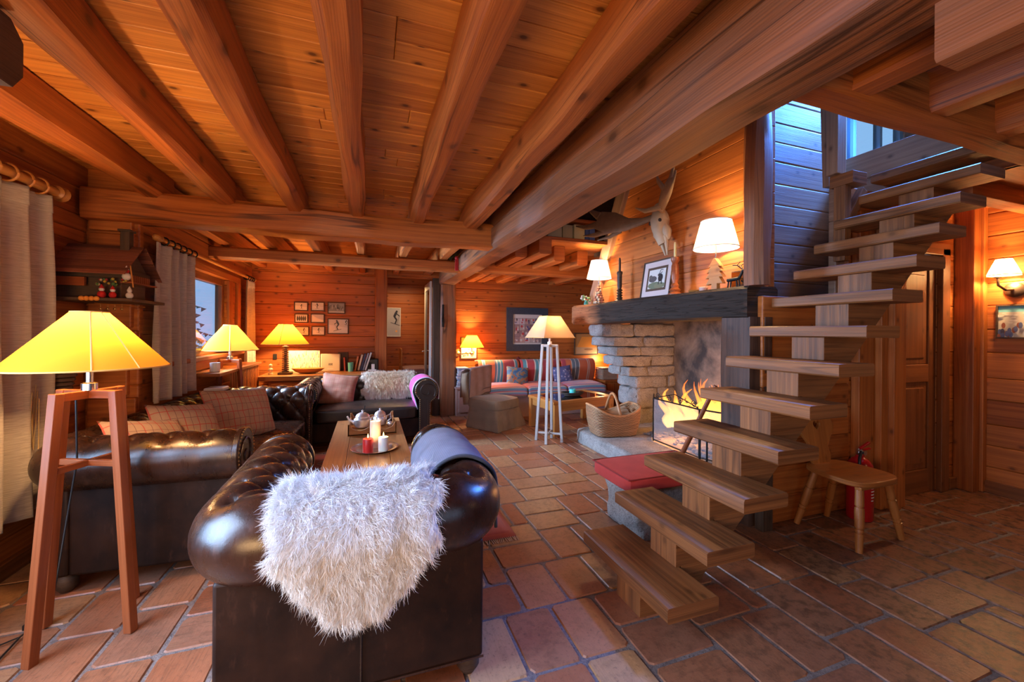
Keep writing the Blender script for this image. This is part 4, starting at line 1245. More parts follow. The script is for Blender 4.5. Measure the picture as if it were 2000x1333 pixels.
for y, sg in ((2.50, -1), (4.80, 1)):
    for k in range(116):
        x = -.60 + 1.52 * k / 115; mb.tube([(x, y, .008), (x + R.uniform(-.01, .01), y + sg * .045, .004)], .0025, 4)
mb.build('fringe', fabric('fringe', (.55, .42, .32)), rg)['kind'] = 'stuff'

# ================================================================ LAMPS
SH_Y = shade_mat('yellow_shade', (.75, .42, .04), (.50, .20, .022), .55)
SH_W = shade_mat('white_shade', (.80, .76, .70), (.50, .44, .36), .5)
SH_C = shade_mat('cream_shade', (.70, .50, .34), (.50, .30, .16), .5)
TRIM = plain('shade_trim', (.70, .42, .12), .8)
def cone_shade(root, x, y, z0, z1, r0, r1, mat, sides=48, seam=(), trim=None, rot=0):
    mb = MB()
    mb.lathe([(r0, z0), (r0 + (r1 - r0) * .5, (z0 + z1) / 2), (r1, z1)], (x, y, 0), sides, Matrix.Rotation(rot, 4, 'Z'))
    n = len(mb.f); mb.f = mb.f[:-2]; mb.uv = mb.uv[:-2]; mb.col = mb.col[:-2]; mb.mi = mb.mi[:-2]
    s = mb.build('lamp_shade', mat, root, smooth=180 if sides > 12 else None)
    mb = MB()
    for r, z in ((r0, z0), (r1, z1)):
        k = sides
        mb.tube([(x + r * math.cos(2 * PI * i / k + rot), y + r * math.sin(2 * PI * i / k + rot), z) for i in range(k + 1)], .0035, 6)
    for a in seam: mb.tube([(x + (r0 + .001) * math.cos(a), y + (r0 + .001) * math.sin(a), z0), (x + (r1 + .001) * math.cos(a), y + (r1 + .001) * math.sin(a), z1)], .003, 5)
    mb.build('trim', trim or TRIM, s, smooth=60)
    return s
def quad_lamp(name, label, x, y, rz, hf, ht, zt, sq, wmat, z_str, shade, power, cord=None, sides=48, tilt=0, group=None, seam=()):
    root = T(name, label, 'floor lamp', (x, y, 0), 0, group)
    ca, sa = math.cos(rz), math.sin(rz)
    rot = lambda a, b, z: Vector((x + a * ca - b * sa, y + a * sa + b * ca, z))
    tops = []
    for a, b in ((1, 1), (-1, 1), (-1, -1), (1, -1)):
        mb = MB(); p0, p1 = rot(a * hf, b * hf, 0), rot(a * ht, b * ht, zt)
        mb.obox(p0, p1, sq, sq, up=(p0 - Vector((x, y, 0))).normalized())
        mb.build('leg', wmat, root, bevel=.003); tops.append(p1)
    mb = MB()
    for i in (0, 1): mb.obox(tops[i] - Vector((0, 0, sq * .5)), tops[i + 2] - Vector((0, 0, sq * .5)), sq * .8, sq, (0, 0, 1))
    mb.build('top_bars', wmat, root, bevel=.003)
    mb = MB(); k = z_str / zt; hm = hf + (ht - hf) * k
    for a, b in ((1, 1), (-1, 1)): mb.obox(rot(a * hm, b * hm, z_str), rot(-a * hm, -b * hm, z_str), sq * .55, sq * .75, (0, 0, 1))
    mb.build('stretcher', wmat, root, bevel=.002)
    z0, z1, r0, r1 = shade
    mb = MB(); mb.tube([(x, y, zt - .02), (x, y, z0 + .06)], .013, 12); mb.lathe([(.028, zt), (.028, zt + .03), (.016, zt + .035)], (x, y, 0), 16); mb.lathe([(.02, z0 + .05), (.022, z0 + .11), (.012, z0 + .12)], (x, y, 0), 16)
    mb.build('stem', STEEL if 'limed' not in wmat.name else WHITEP, root, smooth=40)
    mat = shade_m = SH_C if sides == 4 else SH_Y
    sh = cone_shade(root, x, y, z0, z1, r0, r1, mat, sides, seam, None, rz + (PI / 4 if sides == 4 else 0))
    mb = MB(); mb.ball((x, y, z0 + (z1 - z0) * .70), .026, 12); mb.build('light_bulb', plain('bulb_glass', (.9, .85, .7), .3, emis=(1, .75, .4), es=4), root, smooth=180)
    bulb('lamp_glow', (x, y, z0 + (z1 - z0) * .70), power, WARM, .032, root)
    return root
L1 = quad_lamp('floor_lamp', 'tall wooden floor lamp with a yellow shade at the far left foreground', -1.186, 2.345, math.radians(22), .147, .088, 1.075, .036, W_RED, .75, (1.178, 1.425, .278, .062), 44, seam=(math.radians(-62), math.radians(-30)), group='yellow shaded floor lamps')
mb = MB(); mb.tube([(-1.24, 2.36, 1.06), (-1.245, 2.38, .75), (-1.37, 2.45, .05), (-1.42, 2.36, .01), (-1.40, 2.2, .008), (-1.34, 2.0, .008), (-1.42, 1.9, .008)], .004, 6)
mb.tube([(-1.42, 2.36, .01), (-1.50, 2.3, .008), (-1.52, 2.2, .008), (-1.6, 2.12, .008)], .0035, 6); mb.box((-1.45, 2.42, .0), (-1.41, 2.50, .022))
mb.build('cord', BLACK, L1, smooth=60)
L2 = quad_lamp('floor_lamp', 'wooden floor lamp with a yellow shade in front of the left window', -1.40, 5.06, math.radians(14), .135, .082, 1.035, .034, W_RED, .72, (1.135, 1.40, .265, .060), 20, seam=(math.radians(-75),), group='yellow shaded floor lamps')
L3 = quad_lamp('white_floor_lamp', 'slender white four-legged floor lamp with a square cream shade', 2.11, 4.58, math.radians(8), .115, .065, 1.20, .032, W_WHITE, .10, (1.285, 1.55, .315, .135), 16, sides=4)

# desk lamp on a column of discs
dl = T('table_lamp', 'table lamp with a yellow shade on a column of stacked discs', 'lamp', (-1.06, 6.12, .76))
mb = MB(); mb.box((-1.14, 6.04, .76), (-.98, 6.20, .79)); mb.build('plinth', W_DARK, dl, bevel=.004)
mb = MB()
for k in range(14): z = .79 + .0255 * k; mb.lathe([(.018, z), (.046 - .0006 * k, z + .002), (.046 - .0006 * k, z + .0155), (.018, z + .0175), (.016, z + .0255)], (-1.06, 6.12, 0), 20)
mb.build('disc_column', wood('walnut_disc', (.06, .03, .02), (.16, .09, .06), .4, 0), dl, smooth=30)
cone_shade(dl, -1.06, 6.12, 1.165, 1.43, .285, .082, SH_Y, 48, (math.radians(-95),), plain('cream_trim', (.8, .68, .45), .7))
bulb('lamp_glow', (-1.06, 6.12, 1.30), 20, WARM, .032, dl)
# ================================================================ PICTURES
def frame(name, label, cat, ctr, w, h, right, up, fcol, border, fw, content, group=None, mount=(.62, .59, .55), depth=.02):
    """picture standing at ctr; content = list of (polygon in metres from the picture centre, colour)"""
    right = Vector(right).normalized(); up = Vector(up).normalized(); nn = right.cross(up).normalized()
    ctr = Vector(ctr)
    root = T(name, label, cat, tuple(ctr - up * h / 2), 0, group)
    f = lambda a, b, t: ctr + right * a + up * b + nn * t
    mb = MB()
    for (a0, a1, b0, b1) in ((-w / 2, w / 2, h / 2 - fw, h / 2), (-w / 2, w / 2, -h / 2, -h / 2 + fw), (-w / 2, -w / 2 + fw, -h / 2 + fw, h / 2 - fw), (w / 2 - fw, w / 2, -h / 2 + fw, h / 2 - fw)):
        mb.prism([(a0, b0), (a1, b0), (a1, b1), (a0, b1)], f, 0, depth)
    mb.build('frame', fcol, root, bevel=.0015)
    mb = MB(); iw, ih = w / 2 - fw, h / 2 - fw
    def flat(poly, t, c): mb.add([f(a, b, t) for a, b in poly], [tuple(range(len(poly)))], c=c)
    flat([(-iw, -ih), (iw, -ih), (iw, ih), (-iw, ih)], depth * .45, mount)
    t = depth * .45
    for k, (poly, c) in enumerate(content):
        t += .0002
        q = [(max(-iw, min(iw, a)), max(-ih, min(ih, b))) for a, b in poly]
        flat(q, t, c)
    mb.build('print', PRINT, root)
    return root
def rect(a0, b0, a1, b1): return [(a0, b0), (a1, b0), (a1, b1), (a0, b1)]
def ell(a, b, r, s=None, n=10): return [(a + r * math.cos(2 * PI * i / n), b + (s or r) * math.sin(2 * PI * i / n)) for i in range(n)]
def limb(a0, b0, a1, b1, w):
    d = Vector((a1 - a0, b1 - b0)); d.normalize(); p = Vector((-d.y, d.x)) * w / 2
    return [(a0 + p.x, b0 + p.y), (a1 + p.x, b1 + p.y), (a1 - p.x, b1 - p.y), (a0 - p.x, b0 - p.y)]
INK = (.03, .03, .035)
def skier(x, y, s, lean=1):
    L = [(ell(x + .10 * s * lean, y + .42 * s, .06 * s), INK), (limb(x + .08 * s * lean, y + .38 * s, x - .03 * s * lean, y + .12 * s, .13 * s), INK),
         (limb(x - .03 * s * lean, y + .14 * s, x + .10 * s * lean, y - .05 * s, .09 * s), INK), (limb(x + .10 * s * lean, y - .04 * s, x + .02 * s * lean, y - .26 * s, .07 * s), INK),
         (limb(x - .22 * s * lean, y - .20 * s, x + .32 * s * lean, y - .36 * s, .03 * s), INK), (limb(x + .06 * s * lean, y + .32 * s, x + .26 * s * lean, y + .16 * s, .05 * s), INK), (limb(x + .26 * s * lean, y + .2 * s, x + .1 * s * lean, y - .3 * s, .014 * s), INK)]
    return L
SNOW = (.56, .54, .55)
def snow(w, h): return [(rect(-w / 2, -h / 2, w / 2, h / 2), SNOW), ([(-w / 2, -h / 2), (w / 2, -h / 2), (w / 2, -h * .1), (-w / 2, h * .12)], (.68, .66, .66))]
BF = W_DARK
FG = 'black and white ski photographs on the back wall'
YB = 6.597
def bw(lb, px, pz, w, h, content): return frame('ski_photograph', lb, 'picture', (px, YB, pz), w, h, (1, 0, 0), (0, 0, 1), BF, 0, .014, content, FG, (.6, .58, .56))
bw('small ski photo at the top left of the group over the desk', -.945, 1.70, .185, .135, snow(.16, .11) + skier(0, -.005, .085))
bw('small ski photo in the middle of the top row over the desk', -.725, 1.705, .185, .14, snow(.16, .11) + skier(0, 0, .10, -1))
bw('dark crowd photo at the top right of the group', -.47, 1.69, .245, .175, [(rect(-.12, -.085, .12, .085), (.22, .22, .23)), (rect(-.12, -.085, .12, -.05), (.5, .5, .5))] + [(ell(-.10 + .2 * R.random(), -.03 + .07 * R.random(), .012, .02), tuple([R.uniform(.05, .35)] * 3)) for _ in range(26)])
bw('photo of a group of skiers, second row at the left', -.94, 1.527, .18, .135, snow(.15, .11) + [(ell(-.05 + .025 * k, -.005, .012, .035), INK) for k in range(5)] + [(ell(-.05 + .025 * k, .035, .007), (.2, .15, .12)) for k in range(5)])
bw('photo of a slope against the sky, second row in the middle', -.725, 1.53, .19, .14, [(rect(-.1, -.07, .1, .07), (.45, .47, .55)), ([(-.1, -.07), (.1, -.07), (.1, -.03), (0, .0), (-.1, .05)], (.66, .62, .58))])
bw('ski photo half hidden behind the desk lamp shade', -.93, 1.34, .19, .14, snow(.16, .11) + skier(.02, 0, .10))
bw('ski jumper photo at the bottom of the middle column', -.715, 1.345, .185, .14, snow(.16, .11) + skier(0, 0, .10))
bw('largest ski photo, a slalom skier at the lower right', -.445, 1.415, .295, .235, snow(.27, .2) + skier(.0, 0, .20, -1) + skier(.105, .05, .10))
frame('passage_photograph', 'tall ski jump photo on the passage wall through the doorway', 'picture', (.43, 7.995, 1.52), .26, .55, (1, 0, 0), (0, 0, 1), WHITEP, 0, .015, [(rect(-.13, -.27, .13, .27), (.45, .46, .52))] + skier(.02, .06, .34) + [(ell(.05, -.17, .02), (.9, .5, .15))], depth=.015)
# collage over the bench
YA2 = 6.848
rr = random.Random(4)
co = [(rect(-.26, -.24, .26, .20), (.05, .05, .06))]
for i in range(5):
    for j in range(4):
        a, b = -.255 + .102 * i, -.235 + .108 * j
        pc = rr.choice([(.42, .36, .34), (.30, .20, .20), (.12, .10, .16), (.52, .46, .48), (.20, .14, .13), (.45, .30, .26)])
        co.append((rect(a, b, a + .10, b + .106), pc))
        for _ in range(3):
            q = rr.choice([(.10, .07, .07), (.45, .05, .06), (.55, .40, .33), (.08, .09, .22), (.6, .58, .58)])
            co.append((ell(a + rr.uniform(.02, .08), b + rr.uniform(.02, .085), rr.uniform(.012, .022), rr.uniform(.015, .03)), q))
frame('collage_picture', 'large dark framed photo collage over the striped bench', 'picture', (2.70, YA2 - .005, 1.40), .80, .78, (1, 0, 0), (0, 0, 1), plain('blue_slate_frame', (.035, .05, .075), .4, var=.4, bump=.5), 0, .12, co, depth=.035)
frame('alcove_picture', 'dark framed picture with an orange glow, beside the stone pier', 'picture', (3.92, YA2, 1.13), .52, .43, (1, 0, 0), (0, 0, 1), W_DARK, 0, .022, [(rect(-.24, -.2, .24, .2), (.30, .17, .07)), (rect(-.24, -.2, .24, -.05), (.34, .25, .17)), ([(-.2, -.06), (.2, -.06), (.10, .14), (-.10, .14)], (.52, .23, .05)), (ell(.05, -.1, .1, .02), (.2, .13, .09))])
frame('alcove_picture', 'small framed print behind the alcove wall lamp', 'picture', (1.62, YA2, 1.07), .29, .38, (1, 0, 0), (0, 0, 1), W_DARK, 0, .015, [(rect(-.13, -.18, .13, .18), (.55, .48, .32))] + [(ell(rr.uniform(-.1, .1), rr.uniform(-.15, -.02), .02, .012), rr.choice([INK, (.3, .12, .08), (.65, .6, .5)])) for _ in range(30)])
frame('beach_picture', 'framed colour photo of people on a pale beach, on the right wall', 'picture', (5.055, 1.73, 1.47), .31, .285, (0, -1, 0), (0, 0, 1), W_DARK, 0, .013,
      [(rect(-.15, .075, .15, .14), (.16, .42, .48)), (rect(-.15, -.14, .15, .08), (.50, .45, .38))] + [(ell(rr.uniform(-.14, .14), rr.uniform(-.03, .07), .014, .006), (.62, .58, .52)) for _ in range(40)]
      + [(ell(rr.uniform(-.14, .14), rr.uniform(-.14, -.03), .012, .025), rr.choice([(.05, .05, .09), (.08, .10, .22), (.25, .08, .05), (.5, .5, .52)])) for _ in range(40)])

# ================================================================ DESK TOP
Z = .76
pt = T('canvas_painting', 'unframed canvas of coloured streaks leaning behind the desk lamp', 'painting', (-.87, 6.5, Z))
mb = MB(); mb.box((-1.09, 6.48, Z), (-.68, 6.51, Z + .30)); mb.build('stretcher_frame', W_DARK, pt)
mb = MB(); mb.add([(-1.09, 6.479, Z), (-.68, 6.479, Z), (-.68, 6.479, Z + .30), (-1.09, 6.479, Z + .30)], [(0, 1, 2, 3)], c=(.72, .68, .55))
for k in range(150):
    x = rr.uniform(-1.08, -.69); z = rr.uniform(Z + .02, Z + .25); l = rr.uniform(.02, .07); w = rr.uniform(.003, .008); dx = rr.uniform(-.012, .012)
    c = rr.choice([(.15, .45, .42), (.65, .16, .12), (.70, .55, .12), (.75, .73, .68), (.22, .45, .20), (.75, .40, .18), (.25, .35, .6), (.8, .78, .7)])
    mb.add([(x, 6.4787 - k * 3e-6, z), (x + w, 6.4787 - k * 3e-6, z), (x + w + dx, 6.4787 - k * 3e-6, min(Z + .295, z + l)), (x + dx, 6.4787 - k * 3e-6, min(Z + .295, z + l))], [(0, 1, 2, 3)], c=c)
mb.build('canvas', PRINT, pt)
bl = T('wooden_bowl', 'long shallow boat-shaped wooden bowl on the desk', 'bowl', (-.79, 6.16, Z))
mb = MB(); mb.lathe([(.001, 0), (.10, .004), (.16, .03), (.205, .068), (.212, .072), (.195, .066), (.15, .035), (.08, .016), (.001, .014)], (-.79, 6.16, Z), 32, Matrix.Diagonal((1, .5, 1, 1))); mb.build('bowl_body', W_PINE, bl, smooth=60)
bx = T('cream_box', 'cream square box with three small dark marks standing on the desk', 'box', (-.53, 6.40, Z))
mb = MB(); mb.box((-.66, 6.37, Z), (-.40, 6.43, Z + .255)); mb.build('box_body', plain('cream_card', (.66, .56, .40), .5), bx, bevel=.012, segs=3)
mb = MB()
for k, x in enumerate((-.545, -.527, -.509)):
    mb.add([(x - .007, 6.3695, Z + .095), (x + .003, 6.3695, Z + .09), (x + .006, 6.3695, Z + .118), (x - .004, 6.3695, Z + .122)], [(0, 1, 2, 3)], c=(.03, .03, .03))
    mb.add([(x - .002, 6.3693, Z + .082), (x + .002, 6.3693, Z + .082), (x + .002, 6.3693, Z + .1), (x - .002, 6.3693, Z + .1)], [(0, 1, 2, 3)], c=(.03, .03, .03))
mb.add([(-.57, 6.3694, Z + .035), (-.49, 6.3694, Z + .035), (-.49, 6.3694, Z + .045), (-.57, 6.3694, Z + .045)], [(0, 1, 2, 3)], c=(.75, .7, .6))
mb.build('emblem', PRINT, bx)
def board(name, label, x0, x1, y, h, col, cat='picture'):
    mb = MB(); mb.box((x0, y, Z), (x1, y + .018, Z + h)); return tag(mb.build(name, col, bevel=.002), label, cat)
board('leaning_frame', 'dark frame back leaning on the wall behind the cream box', -.44, -.30, 6.52, .27, W_DARK)
gl = T('green_tumbler', 'green glass tumbler on the desk right of the cream box', 'glass', (-.255, 6.32, Z))
mb = MB(); mb.lathe([(.001, .0), (.034, .0), (.04, .13), (.036, .13), (.03, .012), (.001, .01)], (-.255, 6.32, Z), 20); mb.build('glass', plain('green_glass', (.10, .42, .33), .1, spec=.8), gl, smooth=50)
bk = 'books leaning on the desk'
def book(label, x, y, z, w, d, h, lean, col, group, axis='x'):
    M = Matrix.Translation((x, y, z)) @ Matrix.Rotation(math.radians(lean), 4, 'Y')
    root = T('book', label, 'book', (x, y, z), 0, group)
    mb = MB(); mb.box((0, 0, 0), (.003, d, h), M=M, c=col); mb.box((w - .003, 0, 0), (w, d, h), M=M, c=col); mb.box((0, -.002, 0), (w, .002, h), M=M, c=col); mb.build('cover', PAPER, root)
    mb = MB(); mb.box((.003, .002, .004), (w - .003, d - .006, h - .004), M=M, c=(.55, .50, .42)); mb.build('pages', PAPER, root)
for k, (x, w, h, ln, cl, lb) in enumerate(((-.345, .018, .20, -3, (.35, .06, .05), 'thin red book behind the green tumbler'), (-.205, .022, .21, 10, (.55, .22, .10), 'orange book leaning beside the green tumbler'), (-.165, .025, .235, 13, (.62, .50, .35), 'cream book leaning in the row on the desk'),
        (-.13, .028, .25, 14, (.05, .06, .10), 'navy book leaning in the row on the desk'), (-.095, .02, .26, 16, (.30, .30, .33), 'grey book leaning in the row on the desk'), (-.065, .022, .27, 17, (.58, .56, .53), 'white book at the right end of the leaning row'))):
    book(lb, x, 6.36, Z + (.012 if ln > 0 else 0), w, .16, h, ln, cl, bk)
rd = T('radio', 'small black radio at the right end of the desk', 'radio', (.04, 6.42, Z))
mb = MB(); mb.box((-.045, 6.40, Z), (.13, 6.48, Z + .175)); mb.build('case', BLACK, rd, bevel=.02, segs=3)
mb = MB(); mb.lathe([(.045, 0), (.045, .006), (.03, .003)], (.0, 6.398, Z + .08), 20, Matrix.Rotation(PI / 2, 4, 'X')); mb.build('speaker_grille', IRON, rd, smooth=50)
mb = MB(); mb.box((-.02, 6.31, Z), (.10, 6.36, Z + .02)); mb.box((.03, 6.32, Z + .02), (.075, 6.335, Z + .10)); tag(mb.build('card_holder', WHITEP, bevel=.002), 'white card in a holder before the black radio', 'card')
og = T('glass_ornament', 'tiny clear stacked glass ornament left of the desk lamp', 'ornament', (-1.23, 6.1, Z))
mb = MB(); mb.lathe([(.03, 0), (.03, .02), (.012, .03), (.028, .05), (.03, .075), (.012, .09), (.02, .11), (.022, .13), (.001, .145)], (-1.23, 6.1, Z), 16); mb.build('body', plain('milky_glass', (.62, .52, .36), .12), og, smooth=40)
mb = MB(); mb.box((-1.30, 6.585, .93), (-1.25, 6.60, 1.01)); tag(mb.build('wall_switch', BLACK, bevel=.004), 'small dark switch on the back wall beside the far curtain', 'switch')

# ================================================================ COFFEE TABLE TOP
ZT = .445
tr = T('serving_tray', 'wooden tray with scalloped sides on the coffee table', 'tray', (.03, 3.95, ZT))
mb = MB(); mb.box((-.17, 3.72, ZT), (.23, 4.25, ZT + .012)); mb.build('base', W_PINE, tr)
def scallop(L, h): return [(0, 0), (L, 0)] + [(L * (1 - i / 24), h * (.78 + .22 * math.cos(i / 24 * PI * 4) + (.35 if i < 2 or i > 22 else 0))) for i in range(25)]
for nm, f, L in (('side', lambda a, b, t: (-.17 + a, 3.72 + t, ZT + b), .40), ('side', lambda a, b, t: (-.17 + a, 4.24 + t, ZT + b), .40), ('side', lambda a, b, t: (-.17 + t, 3.72 + a, ZT + b), .53), ('side', lambda a, b, t: (.22 + t, 3.72 + a, ZT + b), .53)):
    mb = MB(); mb.prism(scallop(L, .075), f, 0, .012); mb.build(nm, W_TABLE, tr, bevel=.002)
def pot(name, label, x, y, s, handle, spoon=False):
    o = T(name, label, 'pot', (x, y, ZT + .012)); z = ZT + .012
    mb = MB(); mb.lathe([(.03 * s, 0), (.058 * s, .012), (.068 * s, .05), (.066 * s, .08), (.05 * s, .098), (.054 * s, .105), (.045 * s, .105), (.04 * s, .02), (.001, .015)], (x, y, z), 28); mb.build('body', SILVER, o, smooth=40)
    mb = MB(); mb.lathe([(.054 * s, .103), (.045 * s, .122), (.022 * s, .138), (.006 * s, .142), (.011 * s, .155), (.001, .165)], (x, y, z), 24); mb.build('lid', SILVER, o, smooth=50)
    mb = MB()
    mb.tube([(x + .06 * s, y, z + .085), (x + .10 * s, y, z + .10), (x + .105 * s, y, z + .06), (x + .065 * s, y, z + .03)], .006, 8); mb.build('handle', SILVER, o, smooth=60)
    if handle:
        mb = MB(); mb.tube([(x - .06 * s, y, z + .04), (x - .10 * s, y, z + .08), (x - .115 * s, y, z + .11)], [.016, .011, .008], 10); mb.build('spout', SILVER, o, smooth=60)
    if spoon:
        mb = MB(); mb.tube([(x + .01, y, z + .12), (x + .02, y + .01, z + .20)], .004, 6); mb.build('spoon', IRON, o, smooth=60)
pot('teapot', 'silver teapot with a domed lid at the left of the tray', -.055, 3.98, 1.15, True, True)
pot('sugar_bowl', 'silver lidded bowl at the right of the tray', .10, 4.03, .95, False)
mb = MB(); mb.lathe([(.022, 0), (.024, .06), (.010, .075), (.010, .09)], (.19, 4.05, ZT + .012), 14); tag(mb.build('dark_bottle', plain('dark_glass', (.03, .012, .02), .08), smooth=50), 'small dark glass jar with pale top at the tray edge', 'jar')
mb = MB(); mb.ball((.188, 3.93, ZT + .045), .026, 16, (1, 1, .8)); tag(mb.build('silver_ball', SILVER, smooth=180), 'small silver ball in the right corner of the tray', 'ball')
mb = MB(); mb.lathe([(.001, .008), (.13, .008), (.17, .018), (.175, .02), (.172, .022), (.13, .012), (.001, .012)], (.045, 3.28, ZT - .006), 40); tag(mb.build('candle_plate', plain('pewter_plate', (.60, .50, .42), .22, .9), smooth=50), 'round metal plate holding candles on the coffee table', 'plate')
def wax(name, c, tr2):
    t = NT(name); t.set(col=c, rough=.45); t.b.inputs['Subsurface Weight'].default_value = .5; t.b.inputs['Subsurface Radius'].default_value = (.03, .012, .006); return t.m
FL = NT('candle_flame'); e_ = FL.new('ShaderNodeEmission'); e_.inputs[0].default_value = (1, .55, .18, 1); e_.inputs[1].default_value = 9; FL.l(e_.outputs[0], FL.out.inputs[0])
def candle(label, x, y, r, h, mat, lit=True, z=ZT + .006, glow=.5):
    o = T('candle', label, 'candle', (x, y, z), 0)
    mb = MB(); mb.lathe([(r * .97, 0), (r, .004), (r, h - .004), (r * .93, h), (r * .7, h - .006), (.001, h - .01)], (x, y, z), 24); mb.build('wax', mat, o, smooth=40)
    mb = MB(); mb.tube([(x, y, z + h - .01), (x + .001, y, z + h + .008)], .0015, 6); mb.build('wick', BLACK, o)
    if lit:
        mb = MB(); mb.lathe([(.001, h + .004), (.0055, h + .012), (.0045, h + .022), (.001, h + .036)], (x, y, z), 10); mb.build('flame', FL.m, o, smooth=180)
        bulb('candle_glow', (x, y, z + h + .02), glow, (1, .55, .2), .01, o)
candle('short red candle on the metal plate', -.005, 3.19, .037, .098, wax('red_wax', (.62, .02, .015), 0))
candle('tall white candle at the back of the metal plate', .048, 3.31, .040, .20, wax('white_wax', (.80, .62, .50), 0))
candle('short white candle at the right of the metal plate', .105, 3.20, .037, .10, wax('ivory_wax', (.82, .76, .68), 0))
mb = MB(); mb.lathe([(.001, 0), (.019, 0), (.02, .014), (.017, .014), (.001, .008)], (.155, 3.30, ZT + .006), 16); tag(mb.build('tealight', SILVER, smooth=40), 'silver tealight at the right of the metal plate', 'candle')

# ================================================================ LEFT WALL
def linen():
    t = NT('linen_curtain'); uv = t.uv(); sp = t.new('ShaderNodeSeparateXYZ'); t.l(uv, sp.inputs[0])
    n = t.noise(t.scaled(uv, (9, 210, 1)), 1, 3, .6); n2 = t.noise(uv, 3, 3)
    c = t.mix(t.ramp(n, [(.35, 0), (.65, 1)]), (.52, .42, .33), (.74, .64, .53)); c = t.mix(t.math('MULTIPLY', n2, .15), c, (.48, .36, .27))
    t.bump(n, .5, .006); t.set(col=c, rough=.95, sheen=.3)
    x = t.new('ShaderNodeBsdfTranslucent'); t.l(c, x.inputs[0]); m = t.new('ShaderNodeMixShader'); m.inputs[0].default_value = .3
    t.l(t.b.outputs[0], m.inputs[1]); t.l(x.outputs[0], m.inputs[2]); t.l(m.outputs[0], t.out.inputs[0])
    return t.m
LINEN = linen()
def curtain(label, x, y0, y1, z0, z1, folds, amp, seed, flare=.0, nring=6):
    o = T('curtain', label, 'curtain', (x, (y0 + y1) / 2, z0))
    def fn(u, v):
        k = .35 + .65 * (1 - v) ** .5 if v > .9 else 1
        y = y0 + (y1 - y0) * u + flare * (1 - v) * (u - .5)
        ph = u * folds * 2 * PI + .6 * noise.noise(Vector((u * 3, v * 1.5, seed)))
        a = amp * (.55 + .45 * (1 - v)) * (1 + .4 * noise.noise(Vector((u * 5, v * 2, seed + 9))))
        return (x + a * (math.sin(ph) + .25 * math.sin(2.3 * ph + 1)) , y + a * .35 * math.cos(ph), z0 + (z1 - z0) * v)
    mb = MB(); mb.grid(int(folds * 16), 60, fn, (y1 - y0) * 1.7, z1 - z0); mb.build('drape', LINEN, o, smooth=180, solid=.004)
    mb = MB(); mb.grid(int(folds * 16), 4, lambda u, v: Vector(fn(u, .945 + .055 * v)) + Vector((.004, 0, 0)), (y1 - y0) * 1.7, .1); mb.build('heading', LINEN, o, smooth=180, solid=.004)
    return o
def rod(label, x, y0, y1, z, r, ry):
    o = T('curtain_rod', label, 'curtain rod', (x, (y0 + y1) / 2, z))
    mb = MB(); mb.tube([(x, y0, z), (x, y1, z)], r, 14); mb.build('pole', W_PINE, o, smooth=50)
    for y, s in ((y0, -1), (y1, 1)):
        mb = MB(); mb.lathe([(r, 0), (r * 1.6, .01), (r * 1.2, .03), (r * 1.7, .06), (r * .9, .085), (.001, .09)], (x, y, z), 16, Matrix.Rotation(-s * PI / 2, 4, 'X')); mb.build('finial', W_PINE, o, smooth=50)
    for y in ry:
        mb = MB(); mb.tube([(x + r * 1.7 * math.cos(i * PI / 8), y + .004 * i / 16, z - .006 + r * 1.7 * math.sin(i * PI / 8)) for i in range(17)], .006, 6); mb.build('ring', W_PINE if r > .02 else IRON, o, smooth=60)
curtain('near linen curtain at the left edge, beside the foreground lamp', -1.77, 2.22, 3.13, .32, 2.115, 5.5, .045, 1, .05)
rod('wooden curtain rod with rings above the near curtain', -1.765, 1.2, 3.16, 2.16, .026, [2.3 + .105 * k for k in range(8)])
curtain('linen curtain drawn at the near side of the left window', -1.505, 3.70, 4.40, .80, 2.0, 4.5, .035, 2, .05)
curtain('narrow linen curtain at the far corner of the left window', -1.49, 6.02, 6.36, .40, 1.995, 3.5, .028, 3, .10)
rod('thin curtain rod over the left window', -1.50, 3.78, 6.35, 2.035, .017, [3.84 + .11 * k for k in range(6)] + [6.05 + .09 * k for k in range(4)])
# carved chalet on the wall
chl = T('model_chalet', 'carved model chalet with tiny figures hung on the left wall', 'model house', (-1.66, 3.2, 1.5))
mb = MB(); mb.box((-1.85, 3.06, 1.66), (-1.50, 3.40, 1.72)); mb.box((-1.85, 3.08, 1.53), (-1.52, 3.38, 1.67)); mb.build('house_body', W_DARK, chl, bevel=.003)
mb = MB(); mb.prism([(0, 0), (.17, .14), (.34, 0)], lambda a, b, t: (-1.85 + t, 3.06 + a, 1.72 + b), 0, .33); mb.build('gable', W_DARK, chl)
ROOF = wood('roof_shingle', (.10, .032, .018), (.30, .10, .055), .7, 0, 10, .8)
mb = MB()
for k in range(9):
    for sg in (-1, 1):
        y = 3.23 + sg * (.025 + .026 * k); z = 1.878 - .0235 * k
        mb.obox((-1.86, y, z), (-1.46, y, z), .032, .006, (0, sg * .67, .74))
mb.build('roof', ROOF, chl)
mb = MB(); mb.box((-1.575, 3.18, 1.80), (-1.525, 3.235, 1.99), 2); mb.box((-1.585, 3.17, 1.985), (-1.515, 3.245, 2.0)); mb.build('chimney', W_DARK, chl, bevel=.002)
mb = MB()
for k in range(11): mb.box((-1.50, 3.09 + .026 * k, 1.64), (-1.49, 3.11 + .026 * k, 1.69))
mb.box((-1.52, 3.07, 1.63), (-1.46, 3.40, 1.64)); mb.box((-1.855, 3.03, 1.60), (-1.68, 3.05, 1.655)); mb.build('balcony', W_RED, chl)
mb = MB(); mb.box((-1.86, 2.98, 1.505), (-1.42, 3.42, 1.525)); mb.build('ledge', W_DARK, chl, bevel=.003)
mb = MB(); mb.tube([(-1.46, 3.05, 1.74), (-1.44, 3.04, 1.60)], .004, 6); mb.build('post', W_PINE, chl)
